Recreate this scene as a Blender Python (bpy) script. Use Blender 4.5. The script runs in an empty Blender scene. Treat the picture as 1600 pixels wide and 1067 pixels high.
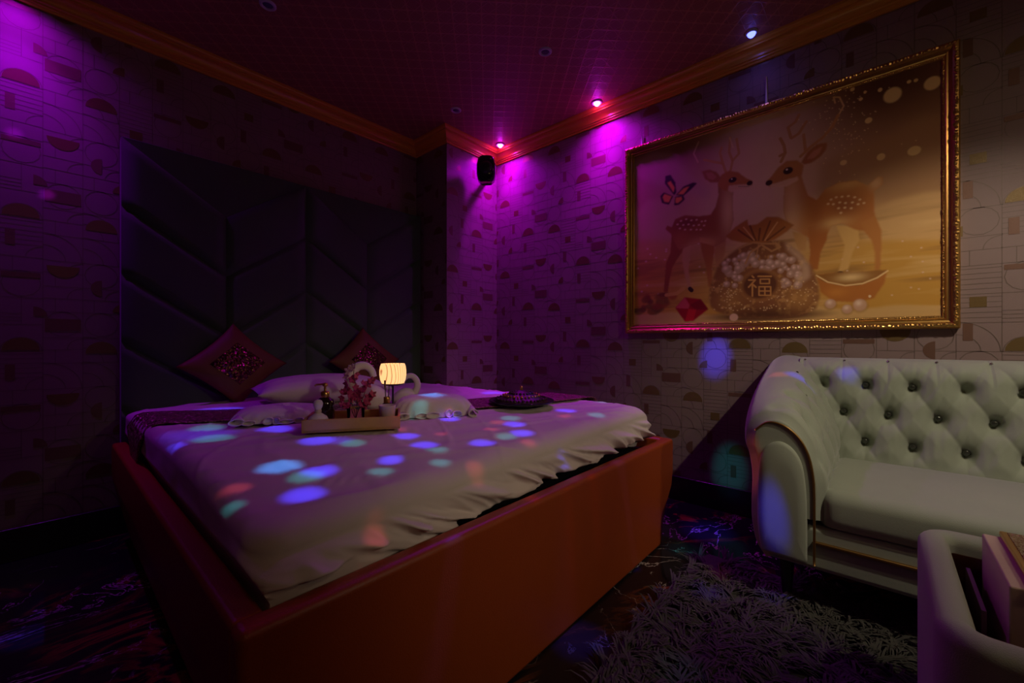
import bpy, bmesh, math, random
import numpy as np
from mathutils import Vector, Matrix, noise
PI = math.pi
C = bpy.context.scene.collection
scene = bpy.context.scene
rnd = random.Random(7)

# ------------------------------------------------------------------ camera
F_PX = 650.0
CAM_H = 1.0
cam_d = bpy.data.cameras.new('camera')
cam = bpy.data.objects.new('camera', cam_d)
C.objects.link(cam)
scene.camera = cam
cam_d.sensor_width = 36
cam_d.lens = F_PX / 1600 * 36
cam_d.shift_y = 1.5 / 1600
cam_d.clip_start = 0.02
cam.location = (0, 0, CAM_H)
fwd = Vector((.746, .666, 0)).normalized()
cam.rotation_euler = fwd.to_track_quat('-Z', 'Y').to_euler()

def ray(px, py):
    a = (px - 800) / F_PX; b = (535 - py) / F_PX
    return Vector((.746 + .666 * a, .666 - .746 * a, b))
def at_z(px, py, z):
    r = ray(px, py); s = (z - CAM_H) / r.z
    return Vector((r.x * s, r.y * s, z))
def at_x(px, py, x):
    r = ray(px, py); s = x / r.x
    return Vector((x, r.y * s, CAM_H + r.z * s))
def at_y(px, py, y):
    r = ray(px, py); s = y / r.y
    return Vector((r.x * s, y, CAM_H + r.z * s))

# ------------------------------------------------------------------ world, exposure
w = bpy.data.worlds.new('world'); scene.world = w; w.use_nodes = True
w.node_tree.nodes['Background'].inputs[0].default_value = (0.02, 0.01, 0.012, 1)
w.node_tree.nodes['Background'].inputs[1].default_value = 0.1
scene.view_settings.view_transform = 'Standard'
scene.view_settings.look = 'None'
scene.view_settings.gamma = 1
scene.view_settings.exposure = 0.0
scene.view_settings.use_curve_mapping = False

# ------------------------------------------------------------------ lights
def spot(name, loc, target, energy, color, angle, blend=1.0, size=.02):
    l = bpy.data.lights.new(name, 'SPOT'); l.energy = energy; l.color = color
    l.spot_size = math.radians(angle); l.spot_blend = blend; l.shadow_soft_size = size
    o = bpy.data.objects.new(name, l); C.objects.link(o); o.location = loc
    o.rotation_euler = (Vector(target) - Vector(loc)).to_track_quat('-Z', 'Y').to_euler()
    return o
def point(name, loc, energy, color, size=.1):
    l = bpy.data.lights.new(name, 'POINT'); l.energy = energy; l.color = color; l.shadow_soft_size = size
    o = bpy.data.objects.new(name, l); C.objects.link(o); o.location = loc
    return o
CEIL = 2.67
MAG = (.56, .0, 1.0)
# key lamp behind the camera, then three added fill lights
spot('sofa_lamp', (1.32, -1.0, 2.5), (2.54, -.06, .66), 72, (1.0, .85, .66), 60, .75, .02)
spot('bed_fill', (1.10, -1.5, 1.72), (1.32, .95, .55), 31, (1.0, .82, .60), 46, .9, .05)  # added fill, no fixture: brightens the foot drape and foot panel
spot('warm_fill', (1.15, -1.35, 2.45), (2.2, .2, .8), 14, (1.0, .74, .48), 100, .9, .05)  # added broad weak fill for wall, painting and sofa
point('dim_fill', (-.2, -1.3, 2.2), 2.8, (1.0, .64, .34), .15)  # added unseen fill: faint warm ambient for cornice and back wall
# coloured ceiling spots
spot('purple_spot', (2.545, 2.41, 2.635), (2.56, 2.43, 0), 34, MAG, 76, 1.0, .02)
spot('purple_spot', (2.545, 2.41, 2.635), (2.545, 2.41, 0), 24, MAG, 150, 1.0, .02)
spot('purple_spot', (2.545, 1.48, 2.635), (2.60, 1.66, 0), 32, MAG, 72, 1.0, .02)
spot('purple_spot', (2.545, 1.48, 2.635), (2.545, 1.48, 0), 24, MAG, 150, 1.0, .02)
spot('purple_spot', (-.10, 2.82, 2.60), (-.16, 2.84, 0), 26, (.40, .0, 1.0), 84, 1.0, .02)
spot('purple_spot', (-.10, 2.84, 2.63), (-.10, 2.84, 0), 9, (.45, .0, 1.0), 140, 1.0, .02)
spot('blue_spot', (2.50, .53, 2.62), (2.50, .53, 0), .5, (.25, .12, 1.0), 150, 1.0, .02)
for _x, _y in ((2.55, 2.41), (2.55, 1.485)): point('purple_glow', (_x, _y, 2.638), .55, (.75, .0, 1.0), .012)
point('blue_glow', (2.53, .53, 2.645), .12, (.15, .1, 1.0), .01)
# party light hung above the bed: narrow beams
DISCO = Vector((1.05, .55, 2.5))
BLUE = (.05, .04, 1.0); CYAN = (.03, .55, .60); RED = (.9, .10, .09); SKY = (.05, .30, 1.0)
beams = [
 (430,672,.075,BLUE),(495,689,.07,BLUE),(552,691,.05,CYAN),(635,680,.06,BLUE),(690,676,.035,RED),(665,690,.06,BLUE),
 (685,697,.045,CYAN),(702,657,.055,BLUE),(770,617,.10,BLUE),(767,669,.045,RED),(755,686,.06,BLUE),(617,672,.05,RED),
 (884,643,.065,BLUE),(882,650,.045,RED),(942,630,.07,CYAN),(932,648,.055,CYAN),(798,654,.06,CYAN),(777,659,.045,RED),
 (804,661,.06,BLUE),(816,672,.06,BLUE),(792,677,.05,CYAN),(826,682,.04,RED),(894,679,.055,BLUE),(932,678,.035,RED),(900,690,.03,RED),
 (438,730,.07,SKY),(478,745,.055,CYAN),(500,735,.06,BLUE),(474,775,.062,BLUE),(613,712,.045,BLUE),(597,732,.045,CYAN),
 (365,770,.04,RED),(356,797,.035,CYAN),(255,697,.07,BLUE),(324,668,.07,CYAN),(334,686,.075,CYAN),(345,641,.14,BLUE),
 (748,712,.04,RED),(605,785,.04,RED),(736,758,.04,BLUE),(690,714,.04,CYAN),(720,805,.035,BLUE),(968,664,.045,BLUE),
 (840,700,.03,RED),(700,655,.04,RED),(830,640,.05,BLUE),(650,655,.05,CYAN),
]
for px, py, rad, col in beams:
    t = at_z(px, py, .665 if py < 700 else .665 - .045 * min(1, (py - 700) / 90)); rad *= .88
    d = (t - DISCO).length
    k = {BLUE: 58, SKY: 44, CYAN: 15, RED: 10}[col]
    spot('party_beam', DISCO, t, k * d * d, col, math.degrees(2 * math.atan(rad / d)), .75, .012)
for t, rad, col, k in [
    (at_x(1118, 558, 2.68), .11, BLUE, 13), (at_x(1140, 735, 2.68), .12, CYAN, 2.0), (at_z(1105, 830, 0), .16, BLUE, 9),
    (Vector((2.25, .30, .88)), .05, BLUE, 8), (Vector((2.22, .36, .86)), .05, RED, 3), (at_x(1212, 820, 1.83), .06, BLUE, 9),
    (at_z(1070, 860, 0), .1, CYAN, 3), (Vector((2.5, .12, .84)), .05, BLUE, 5),
    (at_x(1180, 745, 1.87), .05, RED, 3), (at_z(905, 1000, 0), .12, BLUE, 6), (at_z(1105, 920, .04), .08, BLUE, 2), (at_z(1200, 930, .04), .06, BLUE, 2), (at_z(1120, 890, .04), .07, RED, .7),
    (at_z(1060, 1040, .04), .09, CYAN, .5), (at_z(675, 620, .75), .07, SKY, 6), (at_z(735, 805, .58), .045, BLUE, 8), (at_z(985, 690, .60), .03, BLUE, 8),
    (at_z(140, 930, 0), .2, BLUE, 1.5),
    (at_x(745, 258, 2.6), .05, BLUE, 2), (at_z(545, 655, .74), .05, BLUE, 3),
    (at_y(22, 208, 2.98), .03, (.4, 0, 1.0), 5), (at_y(73, 304, 2.98), .028, (.4, 0, 1.0), 4)]:
    d = (t - DISCO).length
    spot('party_beam', DISCO, t, 7 * k * d * d, col, math.degrees(2 * math.atan(rad / d)), 1.0, .012)

# ------------------------------------------------------------------ helpers
def tag(o, label=None, cat=None, group=None, kind=None):
    if label: o['label'] = label
    if cat: o['category'] = cat
    if group: o['group'] = group
    if kind: o['kind'] = kind
    return o
def thing(name, label, cat, loc=(0, 0, 0), rotz=0, group=None):
    o = bpy.data.objects.new(name, None); C.objects.link(o)
    o.location = loc; o.rotation_euler = (0, 0, rotz); o.empty_display_size = .05
    return tag(o, label, cat, group)
class MB:
    def __init__(s): s.v = []; s.f = []; s.m = []; s.cur = 0
    def add(s, vs, fs):
        n = len(s.v); s.v.extend([tuple(v) for v in vs])
        for f in fs: s.f.append(tuple(i + n for i in f)); s.m.append(s.cur)
    def box(s, x0, x1, y0, y1, z0, z1):
        s.add([(x0,y0,z0),(x1,y0,z0),(x1,y1,z0),(x0,y1,z0),(x0,y0,z1),(x1,y0,z1),(x1,y1,z1),(x0,y1,z1)],
              [(3,2,1,0),(4,5,6,7),(0,1,5,4),(1,2,6,5),(2,3,7,6),(3,0,4,7)])
    def grid(s, P, closed_u=False, closed_v=False):      # P[i][j]
        nu = len(P); nv = len(P[0]); vs = [p for r in P for p in r]; fs = []
        for i in range(nu if closed_u else nu - 1):
            for j in range(nv if closed_v else nv - 1):
                a = i * nv + j; b = ((i + 1) % nu) * nv + j
                c = ((i + 1) % nu) * nv + (j + 1) % nv; d = i * nv + (j + 1) % nv
                fs.append((a, b, c, d))
        s.add(vs, fs)
    def lathe(s, prof, c=(0, 0, 0), n=32, sx=1, sy=1):
        P = [[(c[0] + r * sx * math.cos(2*PI*k/n), c[1] + r * sy * math.sin(2*PI*k/n), c[2] + z) for k in range(n)] for r, z in prof]
        P = P[::-1]
        s.grid(P, False, True)
    def tube(s, pts, rads, n=8, cap=True):
        pts = [Vector(p) for p in pts]
        if not hasattr(rads, '__len__'): rads = [rads] * len(pts)
        P = []; up = Vector((0, 0, 1)); prev = None
        for i, p in enumerate(pts):
            t = (pts[min(i+1, len(pts)-1)] - pts[max(i-1, 0)]).normalized()
            if prev is None:
                a = t.cross(up if abs(t.z) < .9 else Vector((1, 0, 0))).normalized()
            else: a = (prev - t * prev.dot(t)).normalized()
            prev = a; b = t.cross(a)
            P.append([p + (a * math.cos(2*PI*k/n) + b * math.sin(2*PI*k/n)) * rads[i] for k in range(n)])
        s.grid(P, False, True)
        if cap:
            m = len(s.v)
            s.f.append(tuple(m - n * len(pts) + k for k in range(n))[::-1]); s.m.append(s.cur)
            s.f.append(tuple(m - n + k for k in range(n))); s.m.append(s.cur)
    def sphere(s, c, r, nu=16, nv=10, sc=(1, 1, 1)):
        s.lathe([(max(1e-5, r * math.sin(PI*i/nv)) * sc[0], -r * math.cos(PI*i/nv) * sc[2]) for i in range(nv+1)], c, nu, 1, sc[1] / sc[0])
    def build(s, name, mat, parent=None, smooth=True, bevel=0, seg=3, merge=False, subs=0, solid=0):
        me = bpy.data.meshes.new(name); me.from_pydata(s.v, [], s.f)
        for m_ in (mat if isinstance(mat, (list, tuple)) else [mat]): me.materials.append(m_)
        if any(s.m): me.polygons.foreach_set('material_index', s.m)
        if merge or bevel:
            bm = bmesh.new(); bm.from_mesh(me); bmesh.ops.remove_doubles(bm, verts=bm.verts, dist=1e-5)
            bmesh.ops.recalc_face_normals(bm, faces=bm.faces); bm.to_mesh(me); bm.free()
        me.polygons.foreach_set('use_smooth', [smooth] * len(me.polygons)); me.update()
        o = bpy.data.objects.new(name, me); C.objects.link(o)
        if parent is not None: o.parent = parent
        if solid:
            md = o.modifiers.new('s', 'SOLIDIFY'); md.thickness = solid; md.offset = -1
        if bevel:
            md = o.modifiers.new('b', 'BEVEL'); md.width = bevel; md.segments = seg; md.limit_method = 'ANGLE'; md.angle_limit = math.radians(35)
            try: md.harden_normals = False
            except Exception: pass
            if smooth:
                wn = o.modifiers.new('w', 'WEIGHTED_NORMAL'); wn.keep_sharp = False
        if subs:
            md = o.modifiers.new('ss', 'SUBSURF'); md.levels = subs; md.render_levels = subs
        return o

# ------------------------------------------------------------------ materials
def mat(name, col, rough=.6, metal=0, bump=0, bscale=200, spec=.5, sheen=0, trans=0, emit=None, estr=0, mottle=0, mscale=8, coat=0, bdetail=2, alpha=None):
    m = bpy.data.materials.new(name); m.use_nodes = True
    N = m.node_tree.nodes; L = m.node_tree.links; b = N['Principled BSDF']
    b.inputs['Base Color'].default_value = (*col, 1); b.inputs['Roughness'].default_value = rough
    b.inputs['Metallic'].default_value = metal; b.inputs['Specular IOR Level'].default_value = spec
    b.inputs['Sheen Weight'].default_value = sheen; b.inputs['Transmission Weight'].default_value = trans
    b.inputs['Coat Weight'].default_value = coat
    if emit: b.inputs['Emission Color'].default_value = (*emit, 1); b.inputs['Emission Strength'].default_value = estr
    tc = N.new('ShaderNodeTexCoord')
    if bump:
        n = N.new('ShaderNodeTexNoise'); n.inputs['Scale'].default_value = bscale; n.inputs['Detail'].default_value = bdetail
        L.new(tc.outputs['Object'], n.inputs['Vector'])
        bp = N.new('ShaderNodeBump'); bp.inputs['Strength'].default_value = bump; bp.inputs['Distance'].default_value = .002
        L.new(n.outputs['Fac'], bp.inputs['Height']); L.new(bp.outputs['Normal'], b.inputs['Normal'])
    if mottle:
        n = N.new('ShaderNodeTexNoise'); n.inputs['Scale'].default_value = mscale; n.inputs['Detail'].default_value = 5
        L.new(tc.outputs['Object'], n.inputs['Vector'])
        r = N.new('ShaderNodeMapRange'); r.inputs['To Min'].default_value = 1 - mottle; r.inputs['To Max'].default_value = 1 + mottle
        L.new(n.outputs['Fac'], r.inputs['Value'])
        mx = N.new('ShaderNodeVectorMath'); mx.operation = 'SCALE'; mx.inputs[0].default_value = col
        L.new(r.outputs['Result'], mx.inputs['Scale']); L.new(mx.outputs['Vector'], b.inputs['Base Color'])
    return m
M = {}
M['wall'] = mat('wallpaper', (.265, .185, .175), .62, bump=.15, bscale=350)
M['foil'] = mat('gold_foil', (.20, .13, .05), .38, .35, bump=.2, bscale=600)
M['foil2'] = mat('rose_foil', (.19, .10, .07), .45, .3, bump=.2, bscale=600)
M['line'] = mat('wallpaper_line', (.19, .14, .12), .42, .3)
M['crown'] = mat('gilded_wood', (.72, .36, .03), .36, .12, coat=.3, bump=.1, bscale=60)
M['base'] = mat('black_skirting', (.02, .018, .022), .22, 0)
M['velvet_dark'] = mat('slate_velvet', (.062, .105, .055), .85, sheen=.12, bump=.25, bscale=500, mottle=.12, mscale=6)
M['leather'] = mat('orange_leather', (.34, .060, .008), .40, bump=.35, bscale=260, mottle=.06, mscale=10)
M['sheet'] = mat('white_sheet', (.72, .64, .60), .85, bump=.25, bscale=900)
M['towel'] = mat('white_towel', (.80, .74, .70), .95, bump=.7, bscale=500)
M['mattress'] = mat('mattress_ticking', (.5, .48, .45), .9)
M['sofa'] = mat('sage_velvet', (.31, .35, .265), .72, sheen=.35, bump=.25, bscale=420, mottle=.08, mscale=9)
M['gold'] = mat('gold_trim', (.62, .36, .10), .30, .9)
M['brass'] = mat('aged_brass', (.30, .17, .05), .38, .85)
M['cushion'] = mat('rust_satin', (.15, .055, .004), .65, sheen=.0, bump=.2, bscale=500)
M['black'] = mat('black_plastic', (.015, .015, .018), .35)
M['gloss_black'] = mat('gloss_black', (.012, .01, .02), .12)
M['brown_glass'] = mat('dark_brown_glass', (.02, .008, .005), .08, coat=.5)
M['wood'] = mat('pale_wood', (.60, .36, .12), .5, mottle=.15, mscale=14, bump=.15, bscale=90)
M['brown'] = mat('brown_lacquer', (.09, .025, .012), .16, coat=.4, mottle=.3, mscale=12)
M['glass'] = mat('clear_glass', (.95, .97, 1), .03, trans=1.0)
M['glass'].node_tree.nodes['Principled BSDF'].inputs['IOR'].default_value = 1.15
M['petal'] = mat('magenta_petal', (.44, .03, .13), .6, mottle=.4, mscale=40)
M['petal_pale'] = mat('pale_petal', (.70, .40, .42), .6)
M['leaf'] = mat('dark_leaf', (.03, .07, .03), .5)
M['stem'] = mat('brown_stem', (.12, .07, .04), .6)
M['ceramic'] = mat('pale_pink_ceramic', (.62, .50, .48), .45)
M['cream'] = mat('cream_board', (.62, .50, .36), .6, bump=.1)
M['paper'] = mat('mauve_paper', (.30, .20, .27), .7)
M['lamp_white'] = mat('white_plastic', (.6, .6, .66), .35)
M['lens_off'] = mat('unlit_lens', (.10, .08, .16), .12)
M['lit_mag'] = mat('purple_led', (.8, .4, 1), .4, emit=(.95, .22, 1.0), estr=7)
M['lit_blue'] = mat('blue_led', (.4, .4, 1), .4, emit=(.08, .10, 1.0), estr=6)
M['steel'] = mat('steel', (.55, .55, .6), .2, 1)
M['line_wire'] = mat('pale_cord', (.92, .92, .94), .4, 0)
M['button'] = mat('jewel_button', (.10, .11, .09), .08, .7)
M['crystal'] = mat('crystal_button', (.7, .7, .68), .06, .9)
M['dark_bead'] = mat('dark_beads', (.05, .025, .02), .35, .2, bump=.8, bscale=150)
M['charcoal'] = mat('charcoal_pile', (.058, .056, .044), .7, sheen=.2)

def speckle_mat(name, base, spark, scale=400, rough=.3, metal=.6, thr=.6):
    m = bpy.data.materials.new(name); m.use_nodes = True
    N = m.node_tree.nodes; L = m.node_tree.links; b = N['Principled BSDF']
    tc = N.new('ShaderNodeTexCoord'); v = N.new('ShaderNodeTexVoronoi'); v.inputs['Scale'].default_value = scale
    L.new(tc.outputs['Object'], v.inputs['Vector'])
    sp = N.new('ShaderNodeSeparateColor'); L.new(v.outputs['Color'], sp.inputs[0])
    r = N.new('ShaderNodeValToRGB'); r.color_ramp.interpolation = 'CONSTANT'
    r.color_ramp.elements[0].color = (*base, 1); r.color_ramp.elements[1].position = thr; r.color_ramp.elements[1].color = (*spark, 1)
    L.new(sp.outputs[0], r.inputs[0]); L.new(r.outputs[0], b.inputs['Base Color'])
    b.inputs['Roughness'].default_value = rough; b.inputs['Metallic'].default_value = metal
    # tilted facets
    g = N.new('ShaderNodeNewGeometry'); s1 = N.new('ShaderNodeVectorMath'); s1.operation = 'SUBTRACT'; s1.inputs[1].default_value = (.5, .5, .5)
    L.new(v.outputs['Color'], s1.inputs[0]); s2 = N.new('ShaderNodeVectorMath'); s2.operation = 'SCALE'; s2.inputs['Scale'].default_value = 1.1
    L.new(s1.outputs[0], s2.inputs[0]); s3 = N.new('ShaderNodeVectorMath'); s3.operation = 'ADD'
    L.new(g.outputs['Normal'], s3.inputs[0]); L.new(s2.outputs[0], s3.inputs[1])
    s4 = N.new('ShaderNodeVectorMath'); s4.operation = 'NORMALIZE'; L.new(s3.outputs[0], s4.inputs[0]); L.new(s4.outputs[0], b.inputs['Normal'])
    return m
M['sequin'] = speckle_mat('brown_sequins', (.10, .035, .02), (.30, .15, .08), 160, .25, .8, .6)
M['runner'] = speckle_mat('bronze_sequins', (.16, .06, .05), (.42, .24, .18), 170, .35, .5, .5)
M['glitter'] = speckle_mat('gold_glitter', (.34, .22, .09), (.62, .48, .26), 500, .3, .6, .5)

def marble():
    m = bpy.data.materials.new('black_marble'); m.use_nodes = True
    N = m.node_tree.nodes; L = m.node_tree.links; b = N['Principled BSDF']
    tc = N.new('ShaderNodeTexCoord')
    mp = N.new('ShaderNodeMapping'); mp.inputs['Rotation'].default_value = (0, 0, .6); mp.inputs['Scale'].default_value = (1, 1.5, 1)
    L.new(tc.outputs['Object'], mp.inputs['Vector'])
    def vein(scale, w, det, dist, wsc):
        n = N.new('ShaderNodeTexNoise'); n.inputs['Scale'].default_value = scale; n.inputs['Detail'].default_value = det
        n.inputs['Distortion'].default_value = dist; n.inputs['Roughness'].default_value = .6
        L.new(mp.outputs[0], n.inputs['Vector'])
        a = N.new('ShaderNodeMath'); a.operation = 'SUBTRACT'; a.inputs[1].default_value = .5; L.new(n.outputs['Fac'], a.inputs[0])
        c = N.new('ShaderNodeMath'); c.operation = 'ABSOLUTE'; L.new(a.outputs[0], c.inputs[0])
        d = N.new('ShaderNodeMapRange'); d.inputs['From Min'].default_value = 0; d.inputs['From Max'].default_value = w
        d.inputs['To Min'].default_value = 1; d.inputs['To Max'].default_value = 0; L.new(c.outputs[0], d.inputs['Value'])
        # mask
        k = N.new('ShaderNodeTexNoise'); k.inputs['Scale'].default_value = wsc; L.new(mp.outputs[0], k.inputs['Vector'])
        e = N.new('ShaderNodeMapRange'); e.inputs['From Min'].default_value = .44; e.inputs['From Max'].default_value = .6; L.new(k.outputs['Fac'], e.inputs['Value'])
        g = N.new('ShaderNodeMath'); g.operation = 'MULTIPLY'; L.new(d.outputs[0], g.inputs[0]); L.new(e.outputs[0], g.inputs[1])
        return g.outputs[0]
    v1 = vein(1.6, .035, 6, 1.4, 1.3); v2 = vein(2.6, .008, 7, .8, 2.2)
    m1 = N.new('ShaderNodeMixRGB'); m1.inputs[1].default_value = (.012, .011, .013, 1); m1.inputs[2].default_value = (.30, .085, .025, 1); L.new(v1, m1.inputs[0])
    m2 = N.new('ShaderNodeMixRGB'); m2.inputs[2].default_value = (.62, .52, .48, 1); L.new(m1.outputs[0], m2.inputs[1]); L.new(v2, m2.inputs[0])
    L.new(m2.outputs[0], b.inputs['Base Color']); b.inputs['Roughness'].default_value = .12
    return m
M['marble'] = marble()

def ceil_mat():
    m = bpy.data.materials.new('embossed_ceiling_paper'); m.use_nodes = True
    N = m.node_tree.nodes; L = m.node_tree.links; b = N['Principled BSDF']
    tc = N.new('ShaderNodeTexCoord'); sp = N.new('ShaderNodeSeparateXYZ'); L.new(tc.outputs['Object'], sp.inputs[0])
    def f(op, a, bb=None):
        n = N.new('ShaderNodeMath'); n.operation = op
        for i, x in enumerate([a, bb]):
            if x is None: continue
            if isinstance(x, (int, float)): n.inputs[i].default_value = x
            else: L.new(x, n.inputs[i])
        return n.outputs[0]
    k = 2 * PI / .105
    sx = f('COSINE', f('MULTIPLY', sp.outputs[0], k)); sy = f('COSINE', f('MULTIPLY', sp.outputs[1], k))
    a = f('ABSOLUTE', f('ADD', sx, sy)); c = f('ABSOLUTE', f('MULTIPLY', sx, sy))
    r = N.new('ShaderNodeMapRange'); r.inputs['From Max'].default_value = .28; r.inputs['To Min'].default_value = 1; r.inputs['To Max'].default_value = 0; L.new(a, r.inputs['Value'])
    r2 = N.new('ShaderNodeMapRange'); r2.inputs['From Max'].default_value = .12; r2.inputs['To Min'].default_value = .6; r2.inputs['To Max'].default_value = 0; L.new(c, r2.inputs['Value'])
    t = f('MAXIMUM', r.outputs[0], r2.outputs[0])
    mx = N.new('ShaderNodeMixRGB'); mx.inputs[1].default_value = (.33, .125, .085, 1); mx.inputs[2].default_value = (.50, .22, .12, 1); L.new(t, mx.inputs[0])
    L.new(mx.outputs[0], b.inputs['Base Color']); b.inputs['Roughness'].default_value = .5
    bp = N.new('ShaderNodeBump'); bp.inputs['Strength'].default_value = .5; bp.inputs['Distance'].default_value = .003
    L.new(t, bp.inputs['Height']); L.new(bp.outputs[0], b.inputs['Normal'])
    return m
M['ceil'] = ceil_mat()

# ------------------------------------------------------------------ room
X0, X1, Y0, Y1 = -1.35, 2.68, -2.0, 2.98
CX, CY = 2.11, 2.575
floor = MB(); floor.box(X0 - .1, X1 + .1, Y0 - .1, Y1 + .1, -.08, 0)
tag(floor.build('floor', M['marble'], smooth=False), kind='structure')
ce = MB(); ce.box(X0 - .1, X1 + .1, Y0 - .1, Y1 + .1, CEIL, CEIL + .08)
tag(ce.build('ceiling', M['ceil'], smooth=False), kind='structure')

# wallpaper motifs: one repeat, half-drop
TW, TH = .53, .62
def make_tile():
    pr = []
    r_ = random.Random(11)
    c = TW / 4
    def arc(cx, cy, r, a0, a1, w=.0016):
        n = 14; P = []
        for i in range(n + 1):
            a = a0 + (a1 - a0) * i / n
            P.append(((cx + (r - w) * math.cos(a), cy + (r - w) * math.sin(a)), (cx + (r + w) * math.cos(a), cy + (r + w) * math.sin(a))))
        for i in range(n): pr.append((2, [P[i][0], P[i][1], P[i+1][1], P[i+1][0]]))
    def ln(x0, y0, x1, y1, w=.0013):
        if abs(x1 - x0) > abs(y1 - y0): pr.append((2, [(x0, y0 - w), (x1, y0 - w), (x1, y0 + w), (x0, y0 + w)]))
        else: pr.append((2, [(x0 - w, y0), (x0 + w, y0), (x0 + w, y1), (x0 - w, y1)]))
    def half(cx, cy, r, a0, s=0):
        n = 12; pr.append((s, [(cx + r * math.cos(a0 + PI * i / n), cy + r * math.sin(a0 + PI * i / n)) for i in range(n + 1)]))
    def quart(cx, cy, r, a0, s=0):
        pr.append((s, [(cx, cy)] + [(cx + r * math.cos(a0 + PI/2 * i / 8), cy + r * math.sin(a0 + PI/2 * i / 8)) for i in range(9)]))
    def rect(cx, cy, w, h, s=1): pr.append((s, [(cx - w/2, cy - h/2), (cx + w/2, cy - h/2), (cx + w/2, cy + h/2), (cx - w/2, cy + h/2)]))
    for i in range(4): ln(i * c, -.31, i * c, .31)
    for i in range(4):
        y = -.31
        while y < .30:
            x0, x1 = i * c, (i + 1) * c; h = c
            k = r_.choice(['dome', 'h', 'v', 'quart', 'circ', 'bars', 'hv'])
            ln(x0, y, x1, y)
            if k == 'dome': arc(x0 + c/2, y, c * .48, 0, PI); arc(x0 + c/2, y, c * .3, 0, PI)
            if k == 'h':
                for q in range(1, 6): ln(x0, y + h * q / 6, x1, y + h * q / 6)
            if k == 'v':
                for q in range(1, 5): ln(x0 + c * q / 5, y, x0 + c * q / 5, y + h)
            if k == 'quart': arc(x0, y, c * .97, 0, PI/2); arc(x0, y, c * .55, 0, PI/2)
            if k == 'circ': arc(x0 + c/2, y + h/2, c * .45, 0, 2 * PI)
            if k == 'bars':
                ln(x0 + c * .5, y, x0 + c * .5, y + h)
                for q in range(1, 4): ln(x0, y + h * q / 8, x0 + c * .5, y + h * q / 8)
            if k == 'hv': ln(x0, y + h/2, x1, y + h/2); ln(x0 + c * .3, y, x0 + c * .3, y + h/2); arc(x1, y + h/2, c * .4, PI/2, PI)
            y += .124
    rect(.066, 0, .12, .058); half(.199, -.14, .058, 0); quart(.285, .07, .045, PI/2, 0); half(.20, .19, .04, PI/2, 1)
    half(.066, .285, .055, PI, 0); rect(.30, .27, .03, .075); rect(.43, .09, .03, .07); half(.463, .19, .058, 0); rect(.463, -.08, .12, .022); rect(.33, -.22, .05, .045, 0)
    quart(.5, -.27, .045, 0, 1)
    return pr
TILE = make_tile()
def paper(mb, org, du, length, nrm, phase=0, zlo=.14, zhi=2.60):
    org = Vector(org); du = Vector(du); nrm = Vector(nrm)
    flip = du.cross(Vector((0, 0, 1))).dot(nrm) < 0
    off = {0: .0010, 1: .0010, 2: .0005}
    i0 = int(math.floor(-phase / TW)) - 1
    for i in range(i0, int(length / TW) + 3):
        for j in range(-1, 6):
            ou = i * TW + phase; ov = j * TH + (TH / 2 if i % 2 else 0) + .155
            for s, pts in TILE:
                P = [(min(max(u + ou, 0), length), min(max(v + ov, zlo), zhi)) for u, v in pts]
                us = [p[0] for p in P]; vs = [p[1] for p in P]
                if max(us) - min(us) < 1e-4 or max(vs) - min(vs) < 1e-4: continue
                V = [org + du * u + Vector((0, 0, v)) + nrm * off[s] for u, v in P]
                if flip: V = V[::-1]
                mb.cur = s + 1
                mb.add(V, [tuple(range(len(V)))])
    mb.cur = 0
WM = [M['wall'], M['foil'], M['foil2'], M['line']]
def wall(name, box, runs):
    mb = MB(); mb.box(*box)
    for r in runs: paper(mb, *r)
    tag(mb.build(name, WM, smooth=False), kind='structure')
wall('wall_back', (X0 - .1, CX, Y1, Y1 + .1, 0, CEIL), [((X0, Y1, 0), (1, 0, 0), CX - X0, (0, -1, 0), -.25)])
wall('wall_right', (X1, X1 + .1, Y0 - .1, CY, 0, CEIL), [((X1, CY, 0), (0, -1, 0), CY - Y0, (-1, 0, 0), .43)])
wall('wall_corner', (CX, X1 + .1, CY, Y1 + .1, 0, CEIL), [((CX, CY, 0), (1, 0, 0), X1 - CX, (0, -1, 0), .43 - .57 + .53), ((CX, Y1, 0), (0, -1, 0), Y1 - CY, (-1, 0, 0), .1)])
wall('wall_left', (X0 - .1, X0, Y0 - .1, Y1, 0, CEIL), [])
wall('wall_front', (X0, X1, Y0 - .1, Y0, 0, CEIL), [])

# crown moulding swept with mitres along the room outline
outline = [(X0, Y1), (CX, Y1), (CX, CY), (X1, CY), (X1, Y0), (X0, Y0)]   # clockwise, interior on the right
def sweep(mb, prof, outline):
    n = len(outline); P = []
    for i in range(n):
        p = Vector(outline[i]); a = (p - Vector(outline[i-1])).normalized(); b = (Vector(outline[(i+1) % n]) - p).normalized()
        na = Vector((a.y, -a.x)); nb = Vector((b.y, -b.x)); k = (na + nb) / (1 + na.dot(nb))
        P.append([(p.x + k.x * d, p.y + k.y * d, z) for d, z in prof])
    mb.grid(P, True, False)
prof = [(.0, CEIL-.095), (.012, CEIL-.095), (.014, CEIL-.085), (.022, CEIL-.082), (.022, CEIL-.074), (.030, CEIL-.070)]
for i in range(9):
    a = PI/2 * i / 8; prof.append((.030 + .038 * (1 - math.cos(a)), CEIL - .066 + .034 * math.sin(a)))
prof += [(.074, CEIL-.032), (.074, CEIL-.024), (.084, CEIL-.020), (.090, CEIL-.012), (.090, CEIL)]
mb = MB(); sweep(mb, prof, outline)
cr = mb.build('trim_1', M['crown'], smooth=False); tag(cr, kind='structure')
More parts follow.
